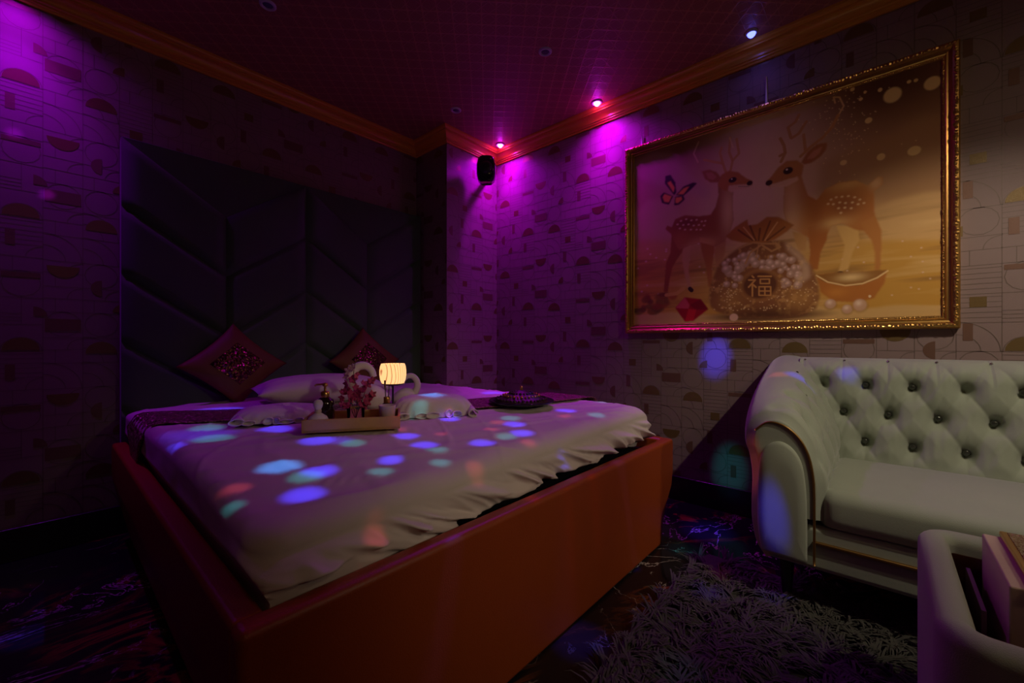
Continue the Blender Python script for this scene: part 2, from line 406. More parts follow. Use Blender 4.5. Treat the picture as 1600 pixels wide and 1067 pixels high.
for nm, bx in [('baseboard_back', (X0, CX, Y1 - .014, Y1, 0, .15)), ('baseboard_right', (X1 - .014, X1, Y0, CY, 0, .15)), ('baseboard_left', (X0, X0 + .014, Y0, Y1 - .014, 0, .15))]:
    b_ = MB(); b_.box(*bx); tag(b_.build(nm, M['base'], bevel=.004), kind='structure')
b_ = MB(); b_.box(CX - .014, X1 - .014, CY - .014, CY, 0, .15); b_.box(CX - .014, CX, CY, Y1 - .014, 0, .15)
tag(b_.build('baseboard_corner', M['base'], smooth=False), kind='structure')

# ------------------------------------------------------------------ ceiling spots
def downlight(x, y, label, lens, group, r=.038):
    t = thing('ceiling_spotlight', label, 'ceiling light', (x, y, CEIL), 0, group)
    a = MB(); a.lathe([(r * .62, -.001), (r * .66, -.008), (r * .8, -.010), (r, -.004), (r, 0)], n=28); a.build('trim_ring', M['lamp_white'], t)
    a = MB(); a.lathe([(1e-5, -.006), (r * .3, -.006), (r * .58, -.003), (r * .62, -.0005)] if lens == 'lens_off' else [(1e-5, -.028), (.010, -.026), (.018, -.018), (.021, -.008), (.021, -.001)], n=24); a.build('lens', M[lens], t)
    return t
downlight(2.55, 2.41, 'glowing purple ceiling spotlight in the corner above the black speaker', 'lit_mag', 'lit ceiling spotlights')
downlight(2.55, 1.485, 'glowing purple ceiling spotlight beside the cornice, near the painting', 'lit_mag', 'lit ceiling spotlights')
downlight(2.53, .53, 'small glowing blue ceiling spotlight above the painting', 'lit_blue', 'lit ceiling spotlights', .03)
downlight(1.907, 1.447, 'unlit white ceiling spotlight, nearest to the blue one', 'lens_off', 'unlit ceiling spotlights')
downlight(1.96, 2.29, 'unlit white ceiling spotlight close to the corner pillar', 'lens_off', 'unlit ceiling spotlights')
downlight(.73, 2.27, 'unlit white ceiling spotlight at the top edge, over the headboard', 'lens_off', 'unlit ceiling spotlights')

# ------------------------------------------------------------------ corner speaker
t = thing('corner_speaker', 'small black wall speaker in the purple lit corner', 'speaker', (2.395, 2.42, 2.405), math.radians(222))
t.scale = (1.3, 1.3, 1.25)
a = MB()
sec = []
for z, s in [(-.085, .60), (-.07, .85), (-.03, 1), (.03, 1), (.07, .85), (.085, .6)]:
    ring = []
    for k in range(20):
        an = 2 * PI * k / 20; cx_, sy_ = math.cos(an), math.sin(an)
        e = .55
        ring.append((.055 * s * math.copysign(abs(cx_) ** e, cx_), .06 * s * math.copysign(abs(sy_) ** e, sy_), z))
    sec.append(ring)
a.grid(sec, False, True); n_ = len(a.v); a.f += [tuple(range(20))[::-1], tuple(range(n_ - 20, n_))]; a.m += [0, 0]
a.build('cabinet', M['gloss_black'], t)
a = MB(); a.lathe([(1e-5, .012), (.02, .013), (.034, .008), (.04, 0)], n=24)
g = a.build('grille', M['black'], t); g.rotation_euler = (0, PI/2, 0); g.location = (.053, 0, 0)
a = MB(); a.tube([(-.05, 0, .02), (-.09, 0, .02), (-.19, 0, .03)], .012); a.build('bracket', M['black'], t)
for dx, dz in ((.03, .055), (.045, -.02)):
    a = MB(); a.sphere((dx + .018, .03, dz), .005); a.build('screw', M['steel'], t)

# ------------------------------------------------------------------ headboard
HB = thing('headboard', 'tall slate blue velvet headboard with chevron padding behind the bed', 'headboard', (0, 0, 0))
hx = [.255, .71, 1.165, 1.61, 2.09]
a = MB(); a.box(.255, 2.095, 2.90, 2.965, .28, 2.055); a.build('backing', M['velvet_dark'], HB, bevel=.006)
def chev_panel(x0, x1, yl, yr, hl, hr, zmin, zmax):
    # parallelogram lofted cushion between lower seam (yl,yr) and upper seam (hl,hr), clipped to zmin..zmax
    n = 12; P = []
    for i in range(n + 1):
        u = i / n; lo = max(yl + (yr - yl) * u, zmin); hi = min(hl + (hr - hl) * u, zmax)
        row = []
        for j in range(n + 1):
            v = j / n; z = lo + (max(hi, lo) - lo) * v
            eu = min(u, 1 - u) * (x1 - x0); ev = min(v, 1 - v) * max(hi - lo, .001)
            g_ = lambda d: math.sqrt(max(0, 1 - (1 - min(d / .04, 1)) ** 2))
            row.append((x0 + (x1 - x0) * u, 2.898 - .028 * g_(eu) * g_(ev), z))
        P.append(row)
    m_ = MB(); m_.grid(P); return m_
zt, zb = 2.05, .45
for c in range(4):
    le, re_ = (0, -.31) if c % 2 == 0 else (-.31, 0)
    for k in range(-1, 5):
        tl = 2.05 - .35 * k + le; tr = 2.05 - .35 * k + re_
        bl, br = tl - .35, tr - .35
        if max(bl, br) >= zt or max(tl, tr) <= zb: continue
        # nonuniform sampling for panels cut by the rim is fine: clipped rows
        chev_panel(hx[c] + .001, hx[c+1] - .001, bl, br, tl, tr, zb, zt).build('padded_panel', M['velvet_dark'], HB, smooth=True)

# ------------------------------------------------------------------ bed frame
BED = thing('bed', 'bed upholstered in burnt orange leather with deep slanted foot panel', 'bed')
def extr(mb, poly, axis, a0, a1):
    n = len(poly); f = {'y': lambda p, t: (p[0], t, p[1]), 'x': lambda p, t: (t, p[0], p[1])}[axis]
    mb.add([f(p, a0) for p in poly] + [f(p, a1) for p in poly],
           [tuple(range(n)), tuple(range(n, 2*n))[::-1]] + [(i, i + n, (i+1) % n + n, (i+1) % n) for i in range(n)])
a = MB(); extr(a, [(.36, .0), (2.03, .0), (2.045, .10), (2.09, .18), (2.16, .26), (2.18, .34), (2.18, .50), (.216, .50), (.216, .34), (.236, .26), (.30, .18), (.345, .10)], 'y', .815, .875)
a.build('foot_panel', M['leather'], BED, bevel=.018, seg=4)
for s in (0, 1):
    px_ = [(2.18, .50), (2.18, .34), (2.165, .26), (2.11, .0), (2.06, .0), (2.11, .26), (2.122, .50)]
    if s: px_ = [(2.396 - x, z) for x, z in px_]
    a = MB(); extr(a, px_, 'y', .86, 2.86); a.build('side_rail', M['leather'], BED, bevel=.014, seg=3)
a = MB(); a.box(.28, 2.12, .88, 2.86, .40, .44); a.build('slat_base', M['black'], BED, smooth=False)

a = MB(); a.box(.36, 2.02, 1.05, 2.82, .442, .595)
tag(a.build('mattress', M['mattress'], bevel=.05, seg=4), 'thick mattress covered by the white sheet on the orange bed', 'mattress')

# ------------------------------------------------------------------ sheet
def nz(x, y, z=0): return noise.noise(Vector((x, y, z)))
def top_z(x, y):
    u = min(1, max(0, (x - .26) / 1.85)); v = min(1, max(0, (y - .9) / .6)); v = v * v * (3 - 2 * v)
    return .660 + .018 * u - .040 * (1 - v) * (1 - u) ** .7 + .006 * math.sin(PI * u)
def sheet():
    x0, x1, y0, y1 = .262, 2.112, .905, 2.858
    rc = .07; R = .09; ZT = .680
    per = []                      # rounded rectangle perimeter with normals
    def side(a, b, n, nr): 
        for i in range(n): per.append((Vector(a).lerp(Vector(b), i / n), Vector(nr)))
    def corner(c, a0, n=10):
        for i in range(n):
            t_ = a0 + PI/2 * i / n; nr = Vector((math.cos(t_), math.sin(t_))); per.append((Vector(c) + nr * rc, nr))
    side((x0 + rc, y0), (x1 - rc, y0), 260, (0, -1)); corner((x1 - rc, y0 + rc), -PI/2)
    side((x1, y0 + rc), (x1, y1 - rc), 120, (1, 0)); corner((x1 - rc, y1 - rc), 0)
    side((x1 - rc, y1), (x0 + rc, y1), 60, (0, 1)); corner((x0 + rc, y1 - rc), PI/2)
    side((x0, y1 - rc), (x0, y0 + rc), 160, (-1, 0)); corner((x0 + rc, y0 + rc), PI)
    cx, cy = (x0 + x1) / 2, (y0 + y1) / 2
    ix0, ix1, iy0, iy1, ri = x0 + .045, x1 - .13, y0 + .075, y1 - .06, .03
    inn = []
    for p, nr in per:
        u = (p.x - x0) / (x1 - x0); v = (p.y - y0) / (y1 - y0)
        inn.append(Vector((ix0 + (ix1 - ix0) * u, iy0 + (iy1 - iy0) * v)))
    RZ = [.035 + .020 * max(0, -nr.y) + .05 * max(0, nr.x) for p, nr in per]
    def wr(x, y):   # long soft wrinkles
        a_ = nz(x * 1.6 + y * 2.2, y * .5 - x * .35, 3.1)
        b_ = nz((x * .55 + y) * 9, (x - y * .3) * 1.5, 7.7)
        c_ = nz((x * .35 + y) * 7 + 3, (x - y * .2) * .9, 1.7); d_ = nz((x * .8 - y * .5) * 6, (x + y) * 1.1, 5.1)
        return .006 * a_ + .004 * (abs(b_) ** .7) * (1 if b_ > 0 else -1) + .005 * max(0, 1 - abs(c_) * 9) + .004 * max(0, 1 - abs(d_) * 10)
    rows = []
    for k in range(52):
        s = (k / 51) ** .8 if k else .0001
        s = min(s, 1)
        row = []
        for q in inn:
            x = cx + (q.x - cx) * s; y = cy + (q.y - cy) * s
            row.append((x, y, top_z(x, y) + wr(x, y)))
        rows.append(row)
    for k in range(1, 12):
        t_ = PI/2 * k / 12; row = []
        for (p, nr), qi, rz_ in zip(per, inn, RZ):
            q = qi.lerp(p, math.sin(t_))
            row.append((q.x, q.y, top_z(q.x, q.y) - rz_ * (1 - math.cos(t_)) + wr(q.x, q.y) * math.cos(t_)))
        rows.append(row)
    NS = 30
    for k in range(NS + 1):
        v = k / NS; row = []
        for p, nr in per:
            foot = max(0, -nr.y)
            lft = max(0, -nr.x) 
            cornr = max(0, 1 - (p - Vector((x0, y0))).length / .22)
            u = p.x if foot > .5 else p.y
            # diagonal folds on the foot side, growing downward
            dg = u * 5.2 - v * 1.5
            f1 = nz(dg, v * .8, 1.3); f2 = nz(dg * 2.3 + 4, v * 1.3, 5.5)
            ph = (u - v * .32) * 4.6 + f1 * 1.6 + .8 * nz(u * 3, 4.4); tri = abs((ph % 1) - .5) * 2; ridge = 1.5 * tri ** 1.6 - .6
            ph2 = (u - v * .12) * 15 + f2 * 1.5; ridge += .22 * (abs((ph2 % 1) - .5) * 2) ** 2
            am = math.sin(min(v * 1.5, 1) * PI / 2)
            out = foot * (.030 * max(ridge, -.6) + .020 * f2) * am + lft * .010 * nz(u * 9, v * 2, 2.2) * am
            out += .012 * am * foot * math.sin(u * 26 - v * 5.5 + 2 * f1) * max(0, nz(u * 2, 0, 9.1) + .35)
            out += (.05 * cornr) * math.sin(min(1, v * 1.1) * PI / 2) + cornr * .010 * math.sin(p.x * 120 + p.y * 120) * v
            # gentle billow
            out += foot * .018 * math.sin(v * PI)
            hem = .455 + foot * .02 * nz(u * 4, 3.3) - 0.0
            zt_ = top_z(p.x, p.y) - (.035 + .020 * foot + .05 * max(0, nr.x)); z = zt_ + (hem - zt_) * v
            ts = .62 + .20 * min(1, max(0, (1.15 - p.x) / .4))
            if v > ts: out -= (v - ts) * (.26 * foot + .08) * (1 if cornr < .1 else .3)
            q = p + nr * out
            lim = .884
            y_ = q.y
            y_ = max(y_, lim - max(0, z - .495) * 1.1)
            x_ = q.x
            x_ = min(max(x_, .288 - max(0, z - .495) * .5), 2.112 + max(0, z - .495) * .5)
            if z < .52: y_ = max(y_, lim - 0)
            row.append((x_, y_, z))
        rows.append(row)
    m_ = MB(); m_.grid(rows, False, True)
    return m_
sh = sheet().build('bed_sheet', M['sheet'], smooth=True)
tag(sh, 'creased white cotton sheet stretched over the mattress of the orange bed', 'bed sheet')

# bed runner (curved band)
ctr = [Vector(p) for p in [(.16, 2.50), (.45, 2.24), (.72, 2.03), (1.05, 1.80), (1.42, 1.565), (1.78, 1.455), (2.04, 1.39), (2.20, 1.36)]]
def cr_spline(P, n):
    out = []
    for i in range(len(P) - 1):
        p0 = P[max(i-1, 0)]; p1 = P[i]; p2 = P[i+1]; p3 = P[min(i+2, len(P)-1)]
        for k in range(n):
            t = k / n
            out.append(.5 * ((2*p1) + (p2 - p0) * t + (2*p0 - 5*p1 + 4*p2 - p3) * t*t + (3*p1 - p0 - 3*p2 + p3) * t**3))
    out.append(P[-1].copy()); return out
cs = cr_spline(ctr, 10); rows = []
def bedz(x, y):
    R = .05; z = top_z(x, y)
    d = 0
    for e in (x - .262, 2.112 - x, y - .905):
        if e < R:
            q = max(e, 0.0); z_ = top_z(x, y) - .045 * (1 - math.sqrt(max(0, 1 - (1 - q / R) ** 2)))
            z = min(z, z_)
            if e < 0: z = .615 + e * 1.0
    return z
for i, p in enumerate(cs):
    tg = (cs[min(i+1, len(cs)-1)] - cs[max(i-1, 0)]).normalized(); nn = Vector((-tg.y, tg.x))
    row = []
    for j in range(13):
        q = p + nn * (-.15 + .30 * j / 12)
        ox = q.x; x = ox; z = bedz(min(max(ox, .262), 2.112), q.y)
        if ox < .262: x = .252; z = .60 - (.262 - ox) * 1.0
        if ox > 2.112: x = 2.122; z = .60 - (ox - 2.112) * 1.0
        row.append((x, q.y, z + .012 + .002 * nz(x * 9, q.y * 9)))
    rows.append(row)
a = MB(); a.grid(rows)
tag(a.build('bed_runner', M['runner'], solid=-.004), 'bronze sequinned bed runner laid across the white sheet', 'bed runner')

# ------------------------------------------------------------------ sequinned cushions (diamond wise)
def pillow_grid(w_, h_, th, n=28, pinch=.10, flat=2.2):
    front = []; back = []
    for i in range(n + 1):
        rf = []; rb = []
        for j in range(n + 1):
            u = -1 + 2 * i / n; v = -1 + 2 * j / n
            x = u * w_ / 2 * (1 - pinch * (1 - abs(u)) * 0 - pinch * v * v * (1 - u * u) * 0 - pinch * (1 - v * v) * abs(u) ** 3)
            z = v * h_ / 2 * (1 - pinch * (1 - u * u) * abs(v) ** 3)
            t_ = th / 2 * (max(0, (1 - abs(u) ** flat) * (1 - abs(v) ** flat))) ** .55
            wv = .004 * nz(u * 3, v * 3, 2) 
            rf.append((x, -t_ + wv, z)); rb.append((x, t_ + wv, z))
        front.append(rf); back.append(rb)
    return front, back
def deco_cushion(loc, label, tilt):
    t = thing('throw_cushion', label, 'cushion', loc, 0, 'sequinned throw cushions')
    f_, b__ = pillow_grid(.40, .40, .13)
    R_ = Matrix.Translation((0, 0, 0)) @ Matrix.Rotation(tilt, 4, 'X') @ Matrix.Rotation(PI/4, 4, 'Y')
    sc = Matrix.Diagonal((.96, 1, .86, 1)); R_ = Matrix.Rotation(tilt, 4, 'X') @ sc @ Matrix.Rotation(PI/4, 4, 'Y')
    a = MB(); a.grid([[R_ @ Vector(p) for p in r] for r in f_]); a.grid([[R_ @ Vector(p) for p in r] for r in b__][::-1])
    cov = a.build('cover', M['cushion'], t, merge=True)
    s = MB(); s.grid([[R_ @ (Vector(p) * .5 + Vector((0, -.036 - .003, 0))) if False else R_ @ Vector((p[0], p[1] - .003, p[2])) for p in r[7:22]] for r in f_[7:22]])
    s.build('sequin_patch', M['sequin'], cov)
    return t
deco_cushion((.72, 2.750, .872), 'rust satin cushion on its corner with sequinned centre, at the left of the headboard', math.radians(-12))
deco_cushion((1.52, 2.750, .872), 'rust satin cushion on its corner with sequinned centre, behind the small lamp', math.radians(-12))

# ------------------------------------------------------------------ bed pillow
f_, b__ = pillow_grid(.66, .42, .155, 30, .06, 2.6)
R_ = Matrix.Translation((1.03, 2.34, .745)) @ Matrix.Rotation(math.radians(-12), 4, 'Z') @ Matrix.Rotation(math.radians(-90), 4, 'X')
a = MB(); a.grid([[R_ @ Vector(p) for p in r] for r in f_]); a.grid([[R_ @ Vector(p) for p in r] for r in b__][::-1])
tag(a.build('bed_pillow', M['sheet'], merge=True), 'plump white bed pillow lying flat behind the tray', 'pillow')

# ------------------------------------------------------------------ folded towels with fluted ends
def folded(loc, rz, L_, W_, H_, name, label, holes=True):
    t = thing(name, label, 'folded towel', loc, rz, 'folded towels with fluted ends')
    a = MB(); rows = []
    n = 40
    for k in range(12):
        v = k / 11
        row = []
        for i in range(96):
            an = 2 * PI * i / 96; c_, s_ = math.cos(an), math.sin(an)
            e = .6
            x = L_/2 * math.copysign(abs(c_) ** e, c_); y = W_/2 * math.copysign(abs(s_) ** e, s_)
            th = PI/2 * v
            s = math.cos(th) ** .45
            z = H_ * math.sin(th) * (1 + .08 * nz(x * 10, y * 10))
            rip = 1 + (.03 * math.sin(an * 17 + 2 * math.sin(an * 3)) + .03 * nz(c_ * 3, s_ * 3, loc[0])) * (1 - v) ** 1.2
            row.append((x * s * rip, y * s * rip, z + .003))
        rows.append(row)
    a.grid(rows, False, True)
    a.build('folded_stack', M['towel'], t)
    # loose rolls of cloth along the front edge
    q_ = random.Random(int(loc[0] * 100)); x = -L_/2 + .02
    while x < L_/2 - .01:
        b2 = MB(); rx = q_.uniform(.012, .026); rz_ = q_.uniform(.008, .018) * (1 if H_ > .08 else .6); ph = q_.uniform(-.6, .6); dy = q_.uniform(-.012, .004)
        P = []
        for i in range(17):
            an = 2 * PI * i / 16 * .93 + ph
            k_ = 1 + .18 * math.sin(2 * an + ph * 3)
            cx_ = rx * math.cos(an) * k_; cz_ = rz_ * math.sin(an) + rz_ + .004
            P.append([(x + rx + cx_, -W_/2 - .012 + dy + .006 * math.sin(an + ph), cz_), (x + rx + cx_ * .9, -W_/2 + .015, cz_), (x + rx + cx_ * .5, -W_/2 + .045, cz_ + .01)])
        b2.grid(P); b2.build('cloth_roll', M['towel'], t, solid=.003)
        x += rx * 2 + q_.choice([.0, .004, .03])
    return t
folded((.68, 1.94, .672), math.radians(-28), .36, .26, .055, 'folded_towel', 'low folded white towel with fluted edge at the left of the tray')
folded((1.19, 1.55, .672), math.radians(-33), .36, .24, .085, 'folded_towel', 'high folded white towel with fluted ends at the right of the tray')

# towel swans
def swan(loc, rz, label, s=1.0, lean=1):
    t = thing('towel_swan', label, 'towel swan', loc, rz, 'towel swans behind the tray')
    a = MB()
    rows = []
    for i in range(15):
        u = i / 14; x = (-.10 + .20 * u) * s; r = .075 * s * math.sin(PI * min(max(u, .02), .98)) ** .6
        rows.append([(x, r * .95 * math.cos(2*PI*k/24) * (1 + .05 * math.sin(k * 2.1)), .072 * s + r * math.sin(2*PI*k/24) * .95 + .02 * u) for k in range(24)])
    a.grid(rows, False, True); a.build('body', M['towel'], t)
    b2 = MB()
    P = [Vector(p) * s for p in [(.07, 0, .10), (.105, 0, .16), (.10, 0, .215), (.07, 0, .252), (.03, 0, .255), (.0, 0, .23), (-.012, 0, .195)]]
    sp = cr_spline(P, 5); m_ = len(sp)
    b2.tube(sp, [(.030 - .014 * (i / m_)) * s for i in range(m_)], 12)
    b2.build('neck', M['towel'], t)
    return t
swan((1.01, 1.78, .672), math.radians(155), 'white towel swan behind the pink flowers, left of the pair', .86)
swan((1.20, 1.80, .672), math.radians(-30), 'white towel swan behind the glowing lamp, right of the pair', .62)

# ------------------------------------------------------------------ tray and what stands on it
P0 = Vector((.60, 1.53)); e1 = Vector((.838, -.546)); e2 = Vector((.546, .838))
TA = math.atan2(e1.y, e1.x); TL, TD = .335, .20; TZ = .679
t = thing('serving_tray', 'pale wooden tray with low sides on the bed sheet', 'tray', (P0.x, P0.y, TZ), TA)
a = MB(); a.box(0, TL, 0, TD, 0, .008); a.build('tray_base', M['wood'], t, smooth=False)
for nm, bx in [('front_side', (0, TL, 0, .008, 0, .046)), ('back_side', (0, TL, TD - .008, TD, 0, .046)), ('end_side', (-.001, .008, 0, TD, 0, .046)), ('end_side', (TL - .008, TL + .001, 0, TD, 0, .046))]:
    a = MB(); a.box(*bx); a.build(nm, M['wood'], t, bevel=.002)
def tray_at(px, b):
    r = ray(px, 600); r2 = Vector((r.x, r.y)); q = P0 + e2 * b
    # q + a*e1 = s*r2
    det = e1.x * (-r2.y) - e1.y * (-r2.x)
    a_ = ((-q.x) * (-r2.y) - (-q.y) * (-r2.x)) / det
    p = q + e1 * a_
    return p.x, p.y
TB = TZ + .0082
# pump bottle
x, y = tray_at(508, .11)
t = thing('pump_bottle', 'dark brown glass pump bottle with gold collar on the tray', 'bottle', (x, y, TB), TA)
a = MB(); a.lathe([(1e-5, 0), (.030, 0), (.034, .004), (.034, .082), (.030, .094), (.018, .102), (.012, .106), (.012, .112)], n=32); a.build('glass_body', M['brown_glass'], t)
a = MB(); a.lathe([(.0145, .104), (.0155, .106), (.0155, .122), (.013, .126), (1e-5, .126)], n=24); a.build('collar', M['gold'], t)
a = MB(); a.tube([(0, 0, .124), (0, 0, .148)], .0045); a.lathe([(.009, .146), (.010, .150), (.009, .158), (1e-5, .159)], n=16); a.tube([(0, 0, .154), (-.03, -.005, .153), (-.036, -.006, .148)], .0035); a.build('pump_head', M['gold'], t)
# herbal compress ball
x, y = tray_at(497, .042)
t = thing('herbal_compress', 'white cloth herbal compress ball with upright knot on the tray, before the bottle', 'compress ball', (x, y, TB), 0)
a = MB(); a.lathe([(1e-5, 0), (.022, .002), (.036, .014), (.038, .026), (.030, .042), (.016, .052), (.010, .056)], n=28); a.build('cloth_ball', M['towel'], t)
a = MB(); a.lathe([(.0105, .054), (.012, .060), (.012, .064), (.0105, .070)], n=20); a.build('cord_wrap', M['cream'], t)
a = MB(); a.lathe([(.010, .068), (.015, .078), (.017, .090), (.013, .100), (.005, .104), (1e-5, .104)], n=20); a.build('cloth_tuft', M['towel'], t)
# flowers in a glass
x, y = tray_at(556, .10)
t = thing('flower_vase', 'artificial magenta orchid sprays in a small clear glass on the tray', 'flower vase', (x, y, TB), TA)
a = MB(); a.lathe([(1e-5, .002), (.026, .002), (.031, .006), (.033, .062), (.031, .062), (.0295, .008), (1e-5, .006)], n=32); a.build('glass', M['glass'], t)
fr = random.Random(5)
def flower(mb, c, r, axis):
    axis = Vector(axis).normalized(); q = axis.to_track_quat('Z', 'Y')
    for k in range(5):
        an = 2 * PI * k / 5 + fr.random() * .5; P = []
        for i in range(6):
            u = i / 5; w_ = r * .42 * math.sin(PI * (.12 + .82 * u)); row = []
            for j in range(5):
                v = -1 + j / 2
                p = Vector((math.cos(an) * r * u - math.sin(an) * w_ * v, math.sin(an) * r * u + math.cos(an) * w_ * v, r * .35 * u * u - .12 * r * v * v))
                row.append(Vector(c) + q @ p)
            P.append(row)
        mb.grid(P)
stems = [[(0, 0, .01), (.004, 0, .08), (.002, -.004, .14), (-.008, 0, .19), (-.002, 0, .235)], [(0, 0, .01), (-.012, 0, .07), (-.03, 0, .13), (-.03, 0, .185), (-.018, 0, .205)],
         [(0, 0, .01), (.02, 0, .07), (.05, 0, .10), (.075, .005, .12)], [(0, 0, .01), (.02, 0, .08), (.045, 0, .15), (.066, 0, .165)], [(0, 0, .01), (-.03, 0, .06), (-.055, 0, .075)]]
for s_ in stems:
    a = MB(); a.tube(cr_spline([Vector(p) for p in s_], 5), .0014, 6); a.build('stem', M['stem'], t)
spots = [(-.045, 0, .12), (-.012, 0, .17), (.002, 0, .185), (.025, 0, .13), (.03, -.01, .155), (-.05, -.005, .10), (.012, 0, .095), (-.03, 0, .13), (-.018, -.01, .115), (-.034, 0, .152), (-.005, -.012, .105), (-.02, .01, .09), (.0, -.01, .14), (.01, -.01, .12), (.05, 0, .10), (.04, -.01, .085), (.062, 0, .112),
         (.045, .005, .15), (-.048, 0, .075), (-.03, -.015, .07), (.02, -.015, .075), (.03, .01, .065), (.058, 0, .164)]
for c_ in spots:
    a = MB(); flower(a, c_, .014 + fr.random() * .006, (fr.uniform(-.6, .6), fr.uniform(-1, -.3), fr.uniform(-.2, .7))); a.build('blossom', M['petal'], t, solid=.0006)
for c_ in [(-.034, 0, .185), (-.028, -.004, .203), (-.014, 0, .215)]:
    a = MB(); flower(a, c_, .017, (fr.uniform(-.8, .2), -.8, .3)); a.build('blossom', M['petal_pale'], t, solid=.0006)
for c_, dr in [((-.02, 0, .065), (-1, -.3, .4)), ((.0, 0, .062), (.3, -1, .3)), ((.01, 0, .065), (1, 0, .5)), ((-.01, 0, .07), (-.7, .4, .5))]:
    a = MB(); d = Vector(dr).normalized(); sd = d.cross(Vector((0, 0, 1))).normalized(); P = []
    for i in range(7):
        u = i / 6; w_ = .010 * math.sin(PI * (.05 + .92 * u)); c2 = Vector(c_) + d * .05 * u + Vector((0, 0, -.018 * u * u))
        P.append([c2 - sd * w_, c2 + Vector((0, 0, -.002)), c2 + sd * w_])
    a.grid(P); a.build('leaf', M['leaf'], t, solid=.0006)
# ceramic cup + reed diffuser
x, y = tray_at(605, .05)
t = thing('ceramic_cup', 'pale pink tapered cup at the right end of the tray', 'cup', (x, y, TB), 0)
a = MB(); a.lathe([(1e-5, .001), (.024, .001), (.026, .003), (.031, .070), (.0325, .074), (.030, .074), (.0245, .006), (1e-5, .005)], n=36); a.build('cup_body', M['ceramic'], t)
x, y = tray_at(604.5, .125)
t = thing('reed_diffuser', 'small reed diffuser bottle with gold cap and two dark sticks behind the cup', 'diffuser', (x, y, TB), 0)
a = MB(); a.lathe([(1e-5, 0), (.020, 0), (.022, .003), (.022, .060), (.016, .070), (.010, .072)], n=28); a.build('bottle', M['brown_glass'], t)
a = MB(); a.lathe([(.010, .070), (.0125, .072), (.0125, .094), (.011, .096), (.004, .096)], n=24); a.build('cap', M['gold'], t)
for dx, dz in ((-.010, .170), (.010, .174)):
    a = MB(); a.tube([(dx * .2, 0, .02), (dx, -.002, dz - .02)], .0018, 6); a.build('reed', M['stem'], t)
    a = MB(); a.tube([(dx * .92, -.002, dz - .036), (dx * 1.05, -.003, dz - .008)], [.0032, .0038], 8); a.build('reed_bead', M['cushion'], t)

def shade_mat():
    m = bpy.data.materials.new('glowing_shade'); m.use_nodes = True
    N = m.node_tree.nodes; L = m.node_tree.links; b = N['Principled BSDF']
    tc = N.new('ShaderNodeTexCoord'); wv = N.new('ShaderNodeTexWave'); wv.inputs['Scale'].default_value = 30; wv.inputs['Distortion'].default_value = 4.5
    wv.inputs['Detail'].default_value = 1; wv.inputs['Detail Scale'].default_value = .6; wv.bands_direction = 'X'
    mp = N.new('ShaderNodeMapping'); mp.inputs['Scale'].default_value = (1, .6, .45); L.new(tc.outputs['Object'], mp.inputs[0]); L.new(mp.outputs[0], wv.inputs['Vector'])
    r = N.new('ShaderNodeValToRGB'); r.color_ramp.elements[0].color = (.42, .12, .03, 1); r.color_ramp.elements[0].position = .0
    r.color_ramp.elements[1].color = (1, .56, .22, 1); r.color_ramp.elements[1].position = .16
    L.new(wv.outputs['Fac'], r.inputs[0]); b.inputs['Base Color'].default_value = (.6, .4, .25, 1)
    L.new(r.outputs[0], b.inputs['Emission Color']); b.inputs['Emission Strength'].default_value = 1.25
    return m
x, y = tray_at(614, .165)
t = thing('table_lamp', 'small lit table lamp with glowing amber leaf patterned shade on the tray', 'lamp', (x, y, TB), 0)
a = MB(); a.lathe([(1e-5, 0), (.032, 0), (.034, .003), (.032, .008), (.008, .011), (1e-5, .011)], n=32); a.build('base', M['black'], t)
a = MB(); a.tube([(0, 0, .01), (0, 0, .150)], .0038, 10); a.build('stem', M['black'], t)
a = MB(); a.lathe([(.004, .136), (.030, .138), (.044, .142), (.046, .146)], n=32); a.build('shade_holder', M['black'], t)
a = MB(); a.lathe([(.044, .146), (.050, .160), (.053, .180), (.053, .198), (.051, .214), (.047, .226), (.045, .226), (.050, .198), (.049, .170), (.042, .148)], n=48); a.build('lamp_shade', shade_mat(), t)
a = MB(); a.sphere((0, 0, .18), .014, 16, 10); a.build('bulb', mat('warm_bulb', (1, .8, .5), .4, emit=(1, .62, .28), estr=14), t)

# ------------------------------------------------------------------ dark domed dish on the runner
t = thing('domed_dish', 'dark round dish with beaded dome lid and gold knob on the bed runner', 'dish', (1.60, 1.365, .688), .3)
a = MB(); a.lathe([(1e-5, 0), (.09, 0), (.15, .010), (.165, .020), (.162, .024), (.14, .018), (.10, .012)], n=48); a.build('dish', M['gloss_black'], t)
a = MB(); a.lathe([(.135, .016), (.13, .026), (.105, .034), (.085, .046), (.055, .056), (.03, .066), (.015, .072), (1e-5, .074)], n=48); a.build('lid', M['dark_bead'], t)
for k, (rr, zz, nn_) in enumerate([(.125, .030, 40), (.090, .046, 30), (.058, .058, 20)]):
    a = MB()
    for i in range(nn_):
        an = 2 * PI * i / nn_
        a.sphere((rr * math.cos(an), rr * math.sin(an), zz), .0055 + .002 * (i % 2), 6, 5)
    a.build('bead_ring', M['gold'] if k == 1 else M['dark_bead'], t)
a = MB(); a.lathe([(.006, .070), (.010, .074), (.005, .080), (.009, .086), (.006, .092), (1e-5, .094)], n=16); a.build('knob', M['gold'], t)

